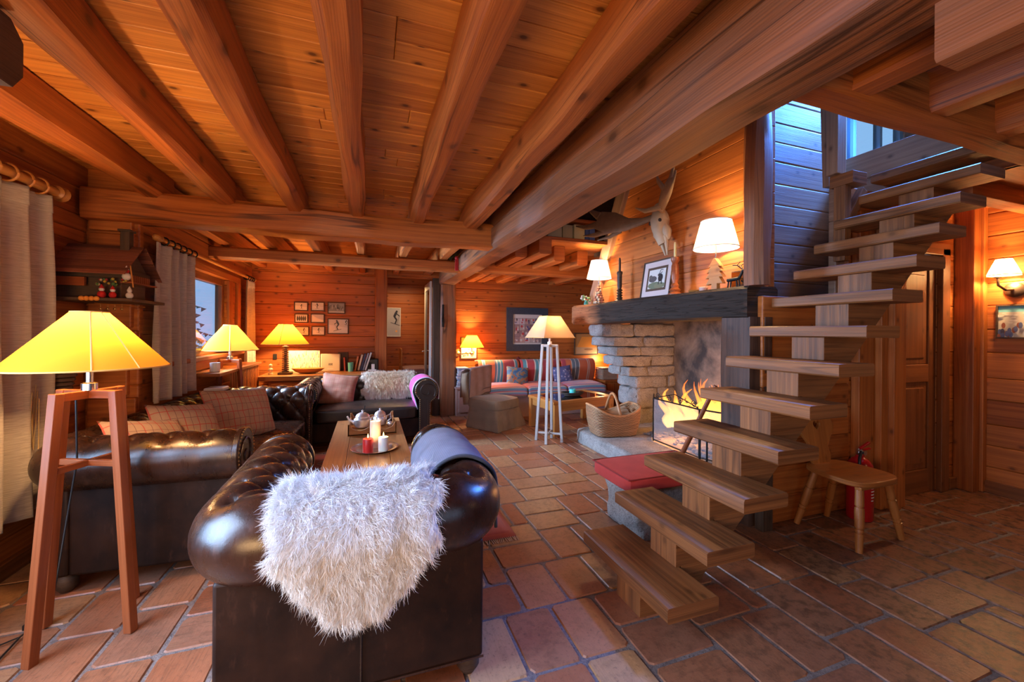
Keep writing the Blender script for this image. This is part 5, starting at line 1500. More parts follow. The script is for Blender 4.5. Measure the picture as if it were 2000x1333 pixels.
def trinket(label, x, y, z, c1, c2, s):
    mb = MB(); mb.ball((x, y, z + .018 * s), .018 * s, 10, (1, 1, 1.1), c1); mb.ball((x, y, z + .045 * s), .012 * s, 10, (1, 1, 1), c2); mb.lathe([(.012 * s, .05 * s), (.001, .072 * s)], (x, y, z), 10, c=c1)
    tag(mb.build('trinket', PAPER, smooth=60), label, 'ornament', 'small ornaments on the model chalet')
RED_, WHT = (.50, .02, .02), (.65, .60, .55)
for q in (('small red ornament at the middle of the chalet ledge', -1.585, 3.01, 1.525, RED_, WHT, 1.2), ('second small red ornament on the chalet ledge', -1.53, 3.01, 1.525, RED_, WHT, 1.1), ('white ornament high on the chalet at the right', -1.475, 3.04, 1.645, WHT, RED_, 1.3), ('pale ornament at the right end of the chalet ledge', -1.45, 3.02, 1.525, WHT, WHT, 1.1)): trinket(*q)
mb = MB()
for k in range(24): mb.ball((-1.62 + R.uniform(0, .15), 3.03 + R.uniform(-.01, .01), 1.61 + R.uniform(0, .04)), R.uniform(.006, .011), 7, c=R.choice([(.35, .03, .03), (.45, .30, .05), (.08, .16, .05), (.5, .35, .2)]))
tag(mb.build('flower_boxes', PAPER, smooth=60), 'tiny coloured flowers along the chalet balcony', 'flowers', kind='stuff')
for k in range(4):
    mb = MB(); mb.ball((-1.665 + .024 * k, 2.975, 1.518), .015, 12, c=(.80, .30, .05)); tag(mb.build('orange_bauble', PAPER, smooth=180), 'orange bauble in the row at the front of the chalet', 'bauble', 'orange baubles on the chalet')
mb = MB(); mb.tube([(-1.60, 2.97, 1.49), (-1.42, 2.99, 1.475), (-1.36, 3.0, 1.47)], .002, 5)
for k in range(4): mb.tube([(-1.57 + .035 * k, 2.97, 1.486), (-1.57 + .035 * k, 2.97, 1.46)], .0015, 4); mb.ball((-1.57 + .035 * k, 2.97, 1.455), .008, 7)
mb.build('hook_rail', BRASS, chl, smooth=60)
for o_ in [o for o in C.objects if o.parent is None and o.name.split('.')[0] in ('model_chalet', 'trinket', 'flower_boxes', 'orange_bauble')]:
    o_.location += Vector((-.005, .245, .02))
# little woven basket and dry grasses on the wall below the chalet
bs = T('wall_basket', 'small dark woven basket hanging below the model chalet', 'basket', (-1.75, 3.2, .98))
mb = MB()
for k in range(9): mb.tube([(-1.755 + (.062 - .006 * abs(k - 3)) * math.cos(2 * PI * i / 16), 3.2 + (.062 - .006 * abs(k - 3)) * math.sin(2 * PI * i / 16), .99 + .026 * k) for i in range(17)], .012, 6)
mb.build('weave', plain('dark_wicker', (.08, .045, .025), .7, var=.4, bump=.6), bs, smooth=60)
mb = MB(); mb.tube([(-1.755, 3.14, 1.2), (-1.755, 3.2, 1.36), (-1.755, 3.26, 1.2)], .005, 6); mb.build('handle', W_DARK, bs)
mb = MB()
for k in range(12):
    x, y = -1.76 + R.uniform(-.03, .03), 3.05 + R.uniform(-.12, .12)
    mb.tube([(x, y, .68), (x + R.uniform(-.02, .02), y + R.uniform(-.04, .04), .95 + R.uniform(0, .1))], [.003, .002], 5)
tag(mb.build('dried_grass', plain('straw', (.50, .34, .15), .9), smooth=60), 'dried grass stalks behind the long sofa at the left', 'grass', kind='stuff')
# radiator cover with things on it
rc_ = T('radiator_cover', 'slatted wooden radiator cover under the left window', 'radiator cover', (-1.45, 5.0, 0))
mb = MB(); mb.box((-1.565, 4.42, .915), (-1.30, 5.95, .945), 1); mb.build('top_board', W_WALL, rc_, bevel=.004)
mb = MB()
for k in range(7, 26): mb.box((-1.345, 4.46 + .057 * k, .1), (-1.325, 4.495 + .057 * k, .915), 2)
mb.box((-1.36, 4.85, .05), (-1.32, 5.93, .1), 1); mb.build('slats', W_WALL, rc_)
mg = T('white_mug', 'white mug standing on the radiator cover', 'mug', (-1.40, 4.62, .945))
mb = MB(); mb.lathe([(.001, 0), (.038, 0), (.042, .004), (.042, .088), (.037, .088), (.035, .01), (.001, .008)], (-1.40, 4.62, .945), 20); mb.build('cup', CERAMIC, mg, smooth=40)
mb = MB(); mb.tube([(-1.40, 4.665, 1.01), (-1.40, 4.69, 1.0), (-1.40, 4.69, .975), (-1.40, 4.665, .965)], .006, 8); mb.build('handle', CERAMIC, mg, smooth=60)
mb = MB(); mb.box((-1.37, 4.23, .80), (-1.22, 4.40, .835)); tag(mb.build('folded_napkin', CERAMIC, bevel=.012), 'folded white cloth on the end of the radiator cover', 'napkin')

# ================================================================ PASSAGE
ch = T('dining_chair', 'wooden chair seen through the passage doorway', 'chair', (.36, 7.6, 0))
for x, y, h in ((.30, 7.42, .45), (.30, 7.74, .45), (.52, 7.42, 1.0), (.52, 7.74, 1.0)):
    mb = MB(); mb.tube([(x, y, 0), (x + (.02 if h > .5 else 0), y, h)], .018, 8); mb.build('leg', W_PINE, ch, smooth=50)
mb = MB(); mb.box((.26, 7.38, .44), (.56, 7.78, .475)); mb.build('seat', W_PINE, ch, bevel=.01)
mb = MB(); mb.box((.525, 7.40, .84), (.55, 7.76, 1.04)); mb.build('backrest', W_PINE, ch, bevel=.01)
mb = MB(); mb.box((.08, 7.30, 0), (.25, 7.90, 1.12)); tag(mb.build('sideboard', W_WALL, bevel=.008), 'wooden cupboard behind the chair in the passage', 'cupboard')
mb = cushbox((.55, 7.3, .55), (1.12, 7.95, .70), .02); tag(mb.build('striped_bench_cushion', fabric('passage_stripe', (.35, .22, .24), (.45, .32, .36), 300, .9, .2, .3, [(1, .1, 0, .04, (.20, .08, .10))]), smooth=60), 'striped bench cushion at the bottom of the passage', 'cushion')
mb = MB(); mb.box((.56, 7.3, 0), (1.14, 7.96, .55)); tag(mb.build('passage_bench', W_WALL, bevel=.005), 'low bench in the passage under the striped cushion', 'bench')

# ================================================================ ALCOVE
bn = T('built_in_bench', 'built-in bench with a pale front in the alcove', 'bench', (2.9, 6.4, 0))
mb = MB(); mb.box((1.90, 6.02, 0), (3.98, 6.80, .335), 0); mb.build('base', plain('pale_lilac_wood', (.42, .30, .30), .5, var=.1), bn, bevel=.006)
def stripes(name, base, bands, axis=0):
    """cloth with bands: (start, end, colour) in UV metres"""
    t = NT(name); uv = t.uv(); sp = t.new('ShaderNodeSeparateXYZ'); t.l(uv, sp.inputs[0]); x = sp.outputs[axis]
    c = None; n = t.noise(uv, 8, 3)
    c = t.mix(n, tuple(k * .85 for k in base), tuple(k * 1.1 for k in base))
    for a, b, k in bands:
        m = t.math('MULTIPLY', t.math('GREATER_THAN', x, a), t.math('LESS_THAN', x, b)); c = t.mix(m, c, k)
    w = t.noise(uv, 300, 2); t.bump(w, .3, .003)
    return t.set(col=c, rough=.9, sheen=.3)
TEAL, WH, OR, RD_, GY = (.10, .30, .34), (.66, .60, .50), (.70, .16, .05), (.46, .055, .06), (.14, .16, .18)
BK = [stripes('striped_cloth', OR, [(.06, .075, WH), (.075, .10, TEAL), (.10, .112, WH), (.27, .30, GY), (.30, .315, WH), (.315, .36, TEAL), (.36, .375, WH), (.375, .41, TEAL), (.43, .62, RD_), (.62, .64, WH), (.64, .68, TEAL)]),
      stripes('striped_cloth_red', RD_, [(.04, .10, TEAL), (.10, .115, WH), (.24, .26, WH), (.26, .31, TEAL), (.31, .325, WH), (.325, .37, TEAL), (.37, .385, WH), (.46, .62, (.52, .07, .05))]),
      stripes('striped_cloth_orange', OR, [(0, .08, RD_), (.18, .19, WH), (.19, .25, GY), (.25, .26, WH), (.26, .32, GY), (.32, .335, WH), (.50, .52, WH), (.54, .555, WH)])]
for k, (x0, x1, lb) in enumerate(((1.72, 2.44, 'striped back cushion at the left of the bench'), (2.47, 3.19, 'striped back cushion in the middle of the bench'), (3.25, 3.93, 'striped back cushion at the right, mostly orange'))):
    mb = MB(); 
    def fn(u, v, x0=x0, x1=x1):
        a = -.5 * PI + v * 1.5 * PI
        zz = .43 + .43 * min(1, v * 1.35); b = .10 * math.sin(PI * min(1, v * 1.35)) + .02
        y = 6.66 - b - .05 * math.sin(u * PI) if v < .74 else 6.66 - (.02 + .05 * math.sin(u * PI)) * (1 - (v - .74) / .26) + .16 * (v - .74) / .26
        zz = .42 + .44 * math.sin(min(1, v / .74) * PI / 2) if v < .74 else .86 - .02 * (v - .74) / .26
        return (x0 + (x1 - x0) * u, y, zz)
    mb.grid(20, 24, fn, x1 - x0, .6)
    tag(mb.build('bench_back_cushion', BK[k], smooth=180, solid=.03), lb, 'cushion', 'striped back cushions of the bench')
SEAT = stripes('striped_seat', (.58, .15, .20), [(.0, .015, WH), (.03, .06, (.22, .30, .46)), (.06, .07, WH), (.085, .115, (.16, .28, .42)), (.115, .125, WH), (.15, .165, (.3, .3, .5)), (.30, .34, (.40, .22, .36)), (.46, .475, WH)], 1)
for x0, x1, lb in ((1.72, 2.37, 'striped seat cushion at the left of the bench'), (2.39, 3.07, 'striped seat cushion in the middle of the bench'), (3.09, 3.80, 'striped seat cushion at the right of the bench')):
    mb = MB()
    def fn(u, v, x0=x0, x1=x1):
        s = v * .76
        if s < .13: y, z = 5.975 - .012 * math.sin(s / .13 * PI), .335 + s
        else: y, z = 5.975 + (s - .13), .465 + .02 * math.sin((s - .13) / .63 * PI)
        z += .012 * math.sin(u * PI)
        e = min(u, 1 - u); k = min(1, e / .06)
        return (x0 + (x1 - x0) * u, y, .335 + (z - .335) * (.86 + .14 * k))
    mb.grid(24, 24, fn, x1 - x0, .76)
    tag(mb.build('bench_seat_cushion', SEAT, smooth=180, solid=.03), lb, 'cushion', 'striped seat cushions of the bench')
def ikat():
    t = NT('ikat'); uv = t.uv(); n = t.noise(uv, 9, 2, .5, 1.5)
    c = t.ramp(n, [(.3, (.35, .05, .10)), (.42, (.42, .25, .10)), (.5, (.08, .22, .34)), (.62, (.06, .14, .32)), (.75, (.35, .08, .14))]); return t.set(col=c, rough=.9)
pillow('scatter_cushion', 'blue and red patterned cushion on the left of the bench', ikat(), (2.35, 6.38, .60), .40, .34, .13, rotm(74, 0, 0) @ rotm(0, 0, -6), 'scatter cushions on the bench')
def floral():
    t = NT('floral'); uv = t.uv(); v = t.new('ShaderNodeTexVoronoi'); v.inputs['Scale'].default_value = 22; t.l(uv, v.inputs['Vector'])
    c = t.ramp(v.outputs['Distance'], [(.15, (.62, .55, .62)), (.3, (.16, .20, .38)), (.6, (.10, .12, .28))]); return t.set(col=c, rough=.9)
pillow('scatter_cushion', 'blue floral cushion behind the white floor lamp', floral(), (3.18, 6.36, .60), .38, .34, .13, rotm(74, 0, 0) @ rotm(0, 0, 5), 'scatter cushions on the bench')
pillow('scatter_cushion', 'dark red cushion tucked between two back cushions', fabric('dark_red', (.16, .02, .015)), (2.47, 6.68, .72), .30, .30, .10, rotm(80, 0, 0) @ rotm(0, 0, 40), 'scatter cushions on the bench')
# side cabinets
def cabinet(label, x0, x1, y0, y1, h, mat, kx):
    o = T('side_cabinet', label, 'cabinet', ((x0 + x1) / 2, (y0 + y1) / 2, 0))
    mb = MB(); mb.box((x0, y0 + .02, 0), (x1, y1, h - .03), 2); mb.build('body', mat, o, bevel=.004)
    mb = MB(); mb.box((x0 - .015, y0 - .01, h - .03), (x1 + .015, y1, h), 0); mb.build('top', mat, o, bevel=.006)
    mb = MB(); mb.box((x0 + .03, y0, .06), (x1 - .03, y0 + .022, h - .06), 2); d = mb.build('door', mat, o, bevel=.006)
    mb = MB(); mb.tube([(kx, y0 - .012, h * .55), (kx + .03, y0 - .03, h * .55 + .01), (kx + .05, y0 - .012, h * .55 - .01)], .008, 8); mb.build('handle', STEEL, d, smooth=60)
cabinet('low pinkish cabinet beside the main post holding magazines', 1.31, 1.70, 6.32, 6.82, .46, plain('faded_wood', (.34, .20, .17), .55, var=.15), 1.6)
cabinet('low wooden cabinet between the bench and the stone pier', 3.98, 4.40, 6.25, 6.82, .50, W_BEAM, 4.1)
for k in range(13):
    z = .46 + .024 * k; mb = MB(); a = R.uniform(-.012, .012)
    mb.box((1.335 + a, 6.36 + R.uniform(-.01, .01), z), (1.515 + a, 6.62, z + .021), c=R.choice([(.35, .36, .42), (.25, .30, .42), (.5, .48, .5), (.30, .30, .36)]))
    tag(mb.build('magazine', PAPER, bevel=.002), 'magazine in the grey-blue pile on the cabinet by the post', 'magazine', 'magazines on the alcove cabinet')
bx = T('wicker_box', 'low pale wicker box on the cabinet near the stone pier', 'box', (4.14, 6.5, .5))
mb = MB()
for k in range(7): mb.tube([(3.99, 6.36, .513 + .026 * k), (4.29, 6.36, .513 + .026 * k), (4.29, 6.6, .513 + .026 * k), (3.99, 6.6, .513 + .026 * k), (3.99, 6.36, .513 + .026 * k)], .014, 6)
mb.build('weave', plain('pale_wicker', (.36, .24, .16), .7, var=.4, bump=.7), bx, smooth=60)
mb = MB(); mb.box((3.985, 6.355, .69), (4.295, 6.605, .71)); mb.build('lid', plain('pale_wicker_lid', (.32, .21, .15), .7, var=.4, scale=120), bx, bevel=.006)
# alcove wall lamp on a brass swing arm
al = T('alcove_wall_lamp', 'swing-arm wall lamp with a small yellow shade in the alcove', 'wall lamp', (1.6, 6.84, .9))
mb = MB(); mb.lathe([(.05, 0), (.05, .015), (.02, .03)], (1.42, 6.845, .97), 20, Matrix.Rotation(PI / 2, 4, 'X')); mb.tube([(1.42, 6.83, .97), (1.42, 6.70, .97), (1.63, 6.66, .99), (1.63, 6.66, 1.08)], .010, 8); mb.lathe([(.001, -.02), (.035, -.01), (.045, .01), (.02, .03)], (1.63, 6.66, .985), 16)
mb.build('arm', BRASS, al, smooth=50)
cone_shade(al, 1.63, 6.66, 1.085, 1.29, .205, .085, SH_Y, 40)
bulb('lamp_glow', (1.63, 6.66, 1.18), 22, WARM, .03, al)
bulb('lamp_glow_side', (4.18, 6.72, .84), 5, WARM, .04)
# slipper chair with a loose cover and shawl
def covered():
    sc_ = T('slipper_chair', 'low chair in a brown loose cover beside the alcove table', 'chair', (1.70, 5.65, 0))
    cl = fabric('brown_cover', (.18, .115, .07), (.28, .19, .12), 380, .92, .15, .4)
    rz = math.radians(-57); M = Matrix.Translation((1.70, 5.60, 0)) @ Matrix.Rotation(rz, 4, 'Z')
    def ring(z, w, d, fl, nseg=64):
        out = []
        for i in range(nseg):
            a = 2 * PI * i / nseg; c, s = math.cos(a), math.sin(a); l = (abs(c) ** 4.5 + abs(s) ** 4.5) ** (1 / 4.5)
            k = 1 + fl * .11 * (math.exp(-((abs(abs(a - PI) - PI * .75)) / .12) ** 2) ) + fl * .012 * math.sin(a * 14)
            out.append(M @ Vector((c / l * w * k, s / l * d * k, z)))
        return out
    mb = MB(); rows = [ring(.004, .345, .325, 1.8), ring(.12, .325, .305, 1.3), ring(.24, .305, .285, .6), ring(.28, .30, .28, 0), ring(.285, .31, .29, 0), ring(.36, .31, .29, 0), ring(.40, .295, .275, 0), ring(.415, .24, .22, 0), ring(.425, .1, .1, 0)]
    n = 64
    vs = [v for r in rows for v in r]; fs = [(j * n + i, j * n + (i + 1) % n, (j + 1) * n + (i + 1) % n, (j + 1) * n + i) for j in range(len(rows) - 1) for i in range(n)] + [tuple((len(rows) - 1) * n + i for i in range(n))]
    mb.add(vs, fs); mb.build('skirted_seat', cl, sc_, smooth=50)
    mb = MB()
    def bk(u, v):
        a = u * 2 - 1; z = .30 + .46 * v; x = -.30 - .07 * v + .05 * a * a * 0; 
        w = .27 * (1 - .12 * max(0, v - .75) / .25)
        return M @ Vector((x, a * w, z - .02 * a * a * v))
    mb.grid(12, 12, bk, .5, .5); mb.build('backrest', cl, sc_, smooth=180, solid=.09)
    sh = T('shawl', 'rose-brown shawl hanging over the slipper chair back', 'blanket', tuple(M @ Vector((-.3, 0, .35))))
    mb = MB()
    def sw(u, v):
        a = u * 2 - 1; t = v * .95
        if t < .42: x, z = -.31 + .052 - .03 * (.42 - t) , .385 + t
        elif t < .54: ph = (t - .42) / .12 * PI; x, z = -.365 + .062 * math.cos(ph) + .06, .80 + .03 * math.sin(ph)
        else: x, z = -.372 - .052 + .06 * 0, .80 - (t - .54)
        hem = .03 * math.sin(a * 2 + .5) * (1 if v < .1 else 0)
        return M @ Vector((x + .006 * math.sin(a * 9 + v * 4), a * .235 + .02 * math.sin(v * 5), z + hem + .03 * a * (1 - v)))
    mb.grid(20, 50, sw, .5, .95); mb.build('cloth', fabric('rose_shawl', (.34, .20, .16), (.44, .28, .23), 300, .92, .15, .4), sh, smooth=180, solid=.010)
    mb = MB(); mb.tube([sw(i / 20, 0) for i in range(21)] , .007, 6); mb.tube([sw(0, i / 30) for i in range(31)], .007, 6); mb.tube([sw(1, i / 30) for i in range(31)], .007, 6); mb.build('border', fabric('shawl_border', (.10, .05, .045)), sh, smooth=180)
covered()
# alcove table
at_ = T('glass_top_table', 'honey pine coffee table with a glass top in the alcove', 'coffee table', (2.75, 5.25, 0))
A4 = [Vector((2.16, 5.42, 0)), Vector((2.24, 4.72, 0)), Vector((3.32, 4.98, 0)), Vector((3.24, 5.68, 0))]
mb = MB(); ce = sum(A4, Vector()) / 4
for i in range(4):
    p, q = A4[i], A4[(i + 1) % 4]; ip, iq = p.lerp(ce, .2), q.lerp(ce, .2)
    mb.add([(*p.xy, .41), (*q.xy, .41), (*iq.xy, .41), (*ip.xy, .41), (*p.xy, .45), (*q.xy, .45), (*iq.xy, .45), (*ip.xy, .45)], [(3, 2, 1, 0), (4, 5, 6, 7), (0, 1, 5, 4), (1, 2, 6, 5), (2, 3, 7, 6), (3, 0, 4, 7)])
mb.build('frame', W_PINE, at_, bevel=.006)
mb = MB(); I4 = [p.lerp(ce, .19) for p in A4]; mb.add([(*p.xy, .437) for p in I4] + [(*p.xy, .445) for p in I4], [(3, 2, 1, 0), (4, 5, 6, 7), (0, 1, 5, 4), (1, 2, 6, 5), (2, 3, 7, 6), (3, 0, 4, 7)]); mb.build('glass_panel', pane_mat('table_glass', (.75, .78, .8), .22), at_)
mb = MB()
for i in range(4):
    p, q = A4[i].lerp(ce, .10), A4[(i + 1) % 4].lerp(ce, .10); mb.obox((*p.xy, .36), (*q.xy, .36), .025, .10)
mb.build('apron', W_PINE, at_, bevel=.004)
for p in A4:
    p = p.lerp(ce, .10); mb = MB(); mb.obox((*p.xy, 0), (*p.xy, .41), .075, .075, (1, 0, 0)); mb.build('leg', W_PINE, at_, bevel=.005)
ds = T('twig_dish', 'dark twig dish holding the turquoise candle on the alcove table', 'dish', (2.74, 5.16, .45))
mb = MB()
for k in range(5): mb.tube([(2.74 + (.12 + .012 * k) * math.cos(2 * PI * i / 20 + k), 5.16 + (.07 + .008 * k) * math.sin(2 * PI * i / 20 + k), .458 + .009 * k + .006 * noise.noise(Vector((i, k, 0)))) for i in range(21)], .008, 6)
mb.lathe([(.001, 0), (.11, .002), (.12, .01)], (2.74, 5.16, .45), 20, Matrix.Diagonal((1, .62, 1, 1))); mb.build('twigs', plain('dark_twig', (.035, .025, .02), .8), ds, smooth=60)
candle('turquoise candle standing in the twig dish', 2.74, 5.16, .045, .085, wax('turquoise_wax', (.06, .55, .55), 0), False, .458)
# wicker log basket on the hearth
wb = T('log_basket', 'large honey wicker basket with a handle on the hearth', 'basket', (2.72, 4.12, .16))
def wicker():
    t = NT('wicker'); uv = t.uv(); sp = t.new('ShaderNodeSeparateXYZ'); t.l(uv, sp.inputs[0])
    u, v = sp.outputs[0], sp.outputs[1]
    row = t.math('FLOOR', t.math('MULTIPLY', v, 55)); a = t.math('SINE', t.math('ADD', t.math('MULTIPLY', u, 130), t.math('MULTIPLY', row, PI)))
    b = t.math('ABSOLUTE', t.math('SINE', t.math('MULTIPLY', v, 55 * PI)))
    hgt = t.math('MULTIPLY', t.math('MULTIPLY_ADD', a, .35, .65), b)
    n = t.noise(t.scaled(uv, (6, 40, 1)), 1, 3)
    c = t.mix(t.ramp(t.math('MULTIPLY_ADD', n, .6, t.math('MULTIPLY', hgt, .5)), [(.2, 0), (.8, 1)]), (.16, .07, .03), (.50, .28, .14))
    t.bump(hgt, .9, .012); return t.set(col=c, rough=.55)
WK = wicker()
Mb = Matrix.Translation((2.73, 4.13, .16)) @ Matrix.Rotation(math.radians(-8), 4, 'Z')
def bw_(w0, d0, w1, d1, z0, z1, lip):
    def fn(u, v):
        a = u * 2 * PI; c, s = math.cos(a), math.sin(a); l = (abs(c) ** 5 + abs(s) ** 5) ** .2
        w, d = w0 + (w1 - w0) * v, d0 + (d1 - d0) * v; k = 1 + .06 * math.sin(PI * v)
        dip = lip * (1 - abs(c / l) ** 2) * v
        return Mb @ Vector((c / l * w * k, s / l * d * k, z0 + (z1 - z0) * v - dip))
    return fn
fnb = bw_(.235, .17, .285, .20, 0, .34, .10)
mb = MB(); mb.grid(64, 20, fnb, 1.7, .36); mb.add([fnb(i / 32, .02) for i in range(32)], [tuple(range(32))]); mb.build('woven_body', WK, wb, smooth=180, solid=.014)
mb = MB(); mb.tube([fnb(i / 64, 1) for i in range(65)], .014, 8)
for k in (.25, .55): mb.tube([Vector(fnb(i / 64, k)) * 1.0 for i in range(65)], .008, 6)
mb.build('rim', plain('willow', (.46, .24, .11), .5, var=.3), wb, smooth=180)
mb = MB(); mb.tube([Mb @ Vector((0 + .0, -.20 + .40 * i / 16, .25 + .22 * math.sin(PI * i / 16))) for i in range(17)], .016, 8); mb.build('handle', plain('willow_handle', (.40, .19, .08), .5, var=.3), wb, smooth=180)
for k in range(5):
    mb = MB(); a = .062 * (k - 2); p = Mb @ Vector((-.16, a, .19 + .03 * (k % 2))); q = Mb @ Vector((.16, a + .008, .22 + .03 * (k % 3)))
    mb.tube([p, q], .042, 10); tag(mb.build('firewood_log', wood('split_log_%d' % k, (.25, .15, .08), (.52, .36, .22), .8, 0, 12), smooth=40), 'split log lying in the wicker basket on the hearth', 'log', 'logs in the wicker basket')

# ================================================================ MEZZANINE BOOKS
for k, (x0, x1, h, cl, lb) in enumerate(((1.80, 1.86, .16, (.05, .10, .35), 'blue book at the left on the mezzanine edge'), (1.87, 1.91, .17, (.20, .30, .38), 'grey-blue book on the mezzanine edge'), (1.94, 2.12, .18, (.36, .32, .20), 'khaki box file on the mezzanine edge'),
        (2.13, 2.26, .175, (.34, .28, .16), 'brown box file right of the khaki one on the mezzanine'), (2.28, 2.42, .19, (.56, .50, .28), 'pale yellow folder on the mezzanine edge'), (2.43, 2.48, .16, (.06, .10, .30), 'dark blue book on the mezzanine edge'), (2.49, 2.56, .18, (.08, .13, .38), 'blue folder at the right on the mezzanine edge'))):
    root = T('book', lb, 'book', ((x0 + x1) / 2, 4.3, 2.445), 0, 'books along the mezzanine edge')
    mb = MB(); mb.box((x0, 4.28, 2.445), (x1, 4.40, 2.445 + h), c=cl); mb.build('cover', PAPER, root, bevel=.003)
    mb = MB(); mb.box((x0 + .006, 4.30, 2.448), (x1 - .006, 4.395, 2.445 + h + .001), c=(.5, .46, .38)); mb.build('pages', PAPER, root)
mb = MB(); mb.box((1.5, 4.24, 2.655), (2.70, 4.44, 2.69), 0); mb.box((1.5, 4.42, 2.445), (2.7, 4.44, 2.66), 0); tag(mb.build('book_shelf', W_BEAM, bevel=.004), 'low shelf over the books on the mezzanine edge', 'shelf')

# ================================================================ ON THE MANTEL
ZM = 1.692
def tree_lamp(name, label, x, y, k, flat, zs, r0, r1, power):
    o = T(name, label, 'lamp', (x, y, ZM))
    if flat:
        mb = MB(); pr = []
        tiers = [(0, .028), (.05, .028), (.045, .085), (.10, .05), (.095, .09), (.145, .05), (.14, .078), (.185, .04), (.18, .062), (.25, .008)]
        rt = [(w, z) for z, w in tiers]; poly = [(w, z) for w, z in rt] + [(-w, z) for w, z in reversed(rt)]
        mb.prism([(a * k, b * k) for a, b in poly], lambda a, b, t: (x + t, y + a, ZM + b), -.018, .018); mb.build('tree_base', W_PINE, o, bevel=.003)
    else:
        mb = MB()
        for j in range(7):
            z = .02 + .028 * j; r = .065 * (1 - j / 7.6)
            for i in range(9 - j): a = i * 2 * PI / (9 - j) + j; mb.ball((x + r * math.cos(a) * .8, y + r * math.sin(a) * .8, ZM + z), .018, 8, c=R.choice([(.45, .16, .10), (.50, .34, .22), (.25, .10, .06), (.55, .42, .30)]))
        mb.tube([(x, y, ZM), (x, y, ZM + .22)], .012, 8, c=(.2, .1, .05)); mb.build('tree_base', PAPER, o, smooth=60)
    mb = MB(); mb.tube([(x, y, ZM + .2 * k), (x, y, zs[0] + .06)], .006, 8); mb.lathe([(.014, 0), (.016, .05), (.01, .055)], (x, y, zs[0] + .03), 12); mb.build('stem', STEEL, o, smooth=50)
    cone_shade(o, x, y, zs[0], zs[1], r0, r1, SH_W, 40, (), plain('ivory_trim', (.7, .66, .58), .8))
    bulb('lamp_glow', (x, y, (zs[0] + zs[1]) / 2), power, (1.0, .66, .34), .03, o)
tree_lamp('mantel_lamp', 'larger mantel lamp on a flat wooden fir tree base near the corner post', 2.565, 2.47, 1.0, True, (2.02, 2.235), .165, .11, 15)
tree_lamp('mantel_lamp', 'smaller mantel lamp on a cone-covered tree base at the far end', 2.585, 4.22, 1.0, False, (2.0, 2.21), .145, .095, 12)
vs_ = T('flower_vase', 'tiny green vase with pale flowers at the far mantel end', 'vase', (2.6, 4.55, ZM))
mb = MB(); mb.lathe([(.025, 0), (.03, .03), (.018, .06), (.022, .07)], (2.6, 4.55, ZM), 14); mb.build('vase', plain('green_glaze', (.05, .22, .17), .2), vs_, smooth=50)
mb = MB()
for k in range(16): a = R.uniform(0, 6.3); r = R.uniform(.02, .09); mb.ball((2.6 + r * math.cos(a) * .5, 4.57 + r * math.sin(a), ZM + .06 + R.uniform(0, .07)), R.uniform(.01, .018), 7, c=R.choice([(.55, .5, .45), (.10, .16, .08), (.35, .08, .07), (.12, .2, .1)]))
mb.build('blooms', PAPER, vs_, smooth=60)
def stick(label, x, y, mat, prof, cm, ch_, cr):
    o = T('candlestick', label, 'candlestick', (x, y, ZM))
    mb = MB(); mb.lathe(prof, (x, y, ZM), 20); mb.build('turned_stick', mat, o, smooth=35)
    z = ZM + prof[-1][1]
    mb = MB(); mb.lathe([(cr, -.01), (cr, ch_ * .8), (cr * .7, ch_), (.001, ch_ + .004)], (x, y, z), 12); mb.build('taper', cm, o, smooth=40)
stick('dark turned candlestick with a dark candle left of the ibex picture', 2.60, 3.82, W_DARK, [(.055, 0), (.055, .012), (.025, .03)] + [q for k in range(4) for q in ((.036, .045 + .028 * k), (.020, .059 + .028 * k))] + [(.026, .17), (.026, .30), (.034, .315), (.03, .335)], wax('brown_wax', (.06, .025, .015), 0), .15, .013)
stick('red-brown turned candlestick with a cream candle right of the ibex picture', 2.60, 2.96, W_RED, [(.06, 0), (.06, .014), (.04, .03), (.05, .05), (.03, .07), (.036, .09), (.024, .11), (.034, .16), (.032, .27), (.022, .29), (.036, .315), (.036, .345)], wax('cream_wax', (.75, .55, .25), 0), .135, .012)
IB = [(rect(-.12, -.095, .12, .095), (.62, .60, .56)), (ell(-.02, -.065, .10, .035), (.16, .18, .11)), (ell(.05, -.07, .08, .03), (.20, .20, .12)), (ell(-.055, .0, .06, .032), (.10, .09, .09)), (ell(-.09, .025, .025, .02), (.12, .11, .10)), (ell(.055, .005, .035, .04), (.03, .03, .03)), (ell(.03, .035, .018, .014), (.05, .05, .05)), (limb(.03, .04, .05, .085, .008), INK), (limb(.05, .085, .085, .08, .006), INK), (limb(.04, .04, .075, .06, .007), INK), (limb(.04, -.02, .035, -.06, .01), INK), (limb(.075, -.02, .08, -.06, .01), INK)]
frame('ibex_picture', 'framed drawing of mountain goats leaning on the hood over the mantel', 'picture', (2.655, 3.265, ZM + .19), .43, .375, (0, -1, 0), (.16, 0, 1), W_DARK, 0, .012, [(rect(-.145, -.12, .145, .12), (.10, .06, .04)), *IB], mount=(.60, .48, .46))
mb = MB(); mb.lathe([(.001, 0), (.05, .002), (.07, .02), (.066, .02), (.045, .006), (.001, .006)], (2.60, 2.70, ZM), 20); tag(mb.build('small_dish', W_PINE, smooth=50), 'shallow wooden dish on the mantel right of the cream candle', 'dish')
mb = MB(); mb.lathe([(.03, 0), (.034, .035), (.028, .04), (.001, .038)], (2.58, 2.61, ZM), 16); tag(mb.build('small_pot', plain('pot_pink', (.5, .3, .25), .5), smooth=50), 'small pinkish pot on the mantel left of the fir tree lamp', 'pot')
mr = T('small_mirror', 'small framed mirror behind the iron figure on the mantel', 'mirror', (2.68, 2.36, ZM))
mb = MB(); mb.box((2.67, 2.31, ZM), (2.69, 2.42, ZM + .145)); mb.build('frame', W_DARK, mr, bevel=.003)
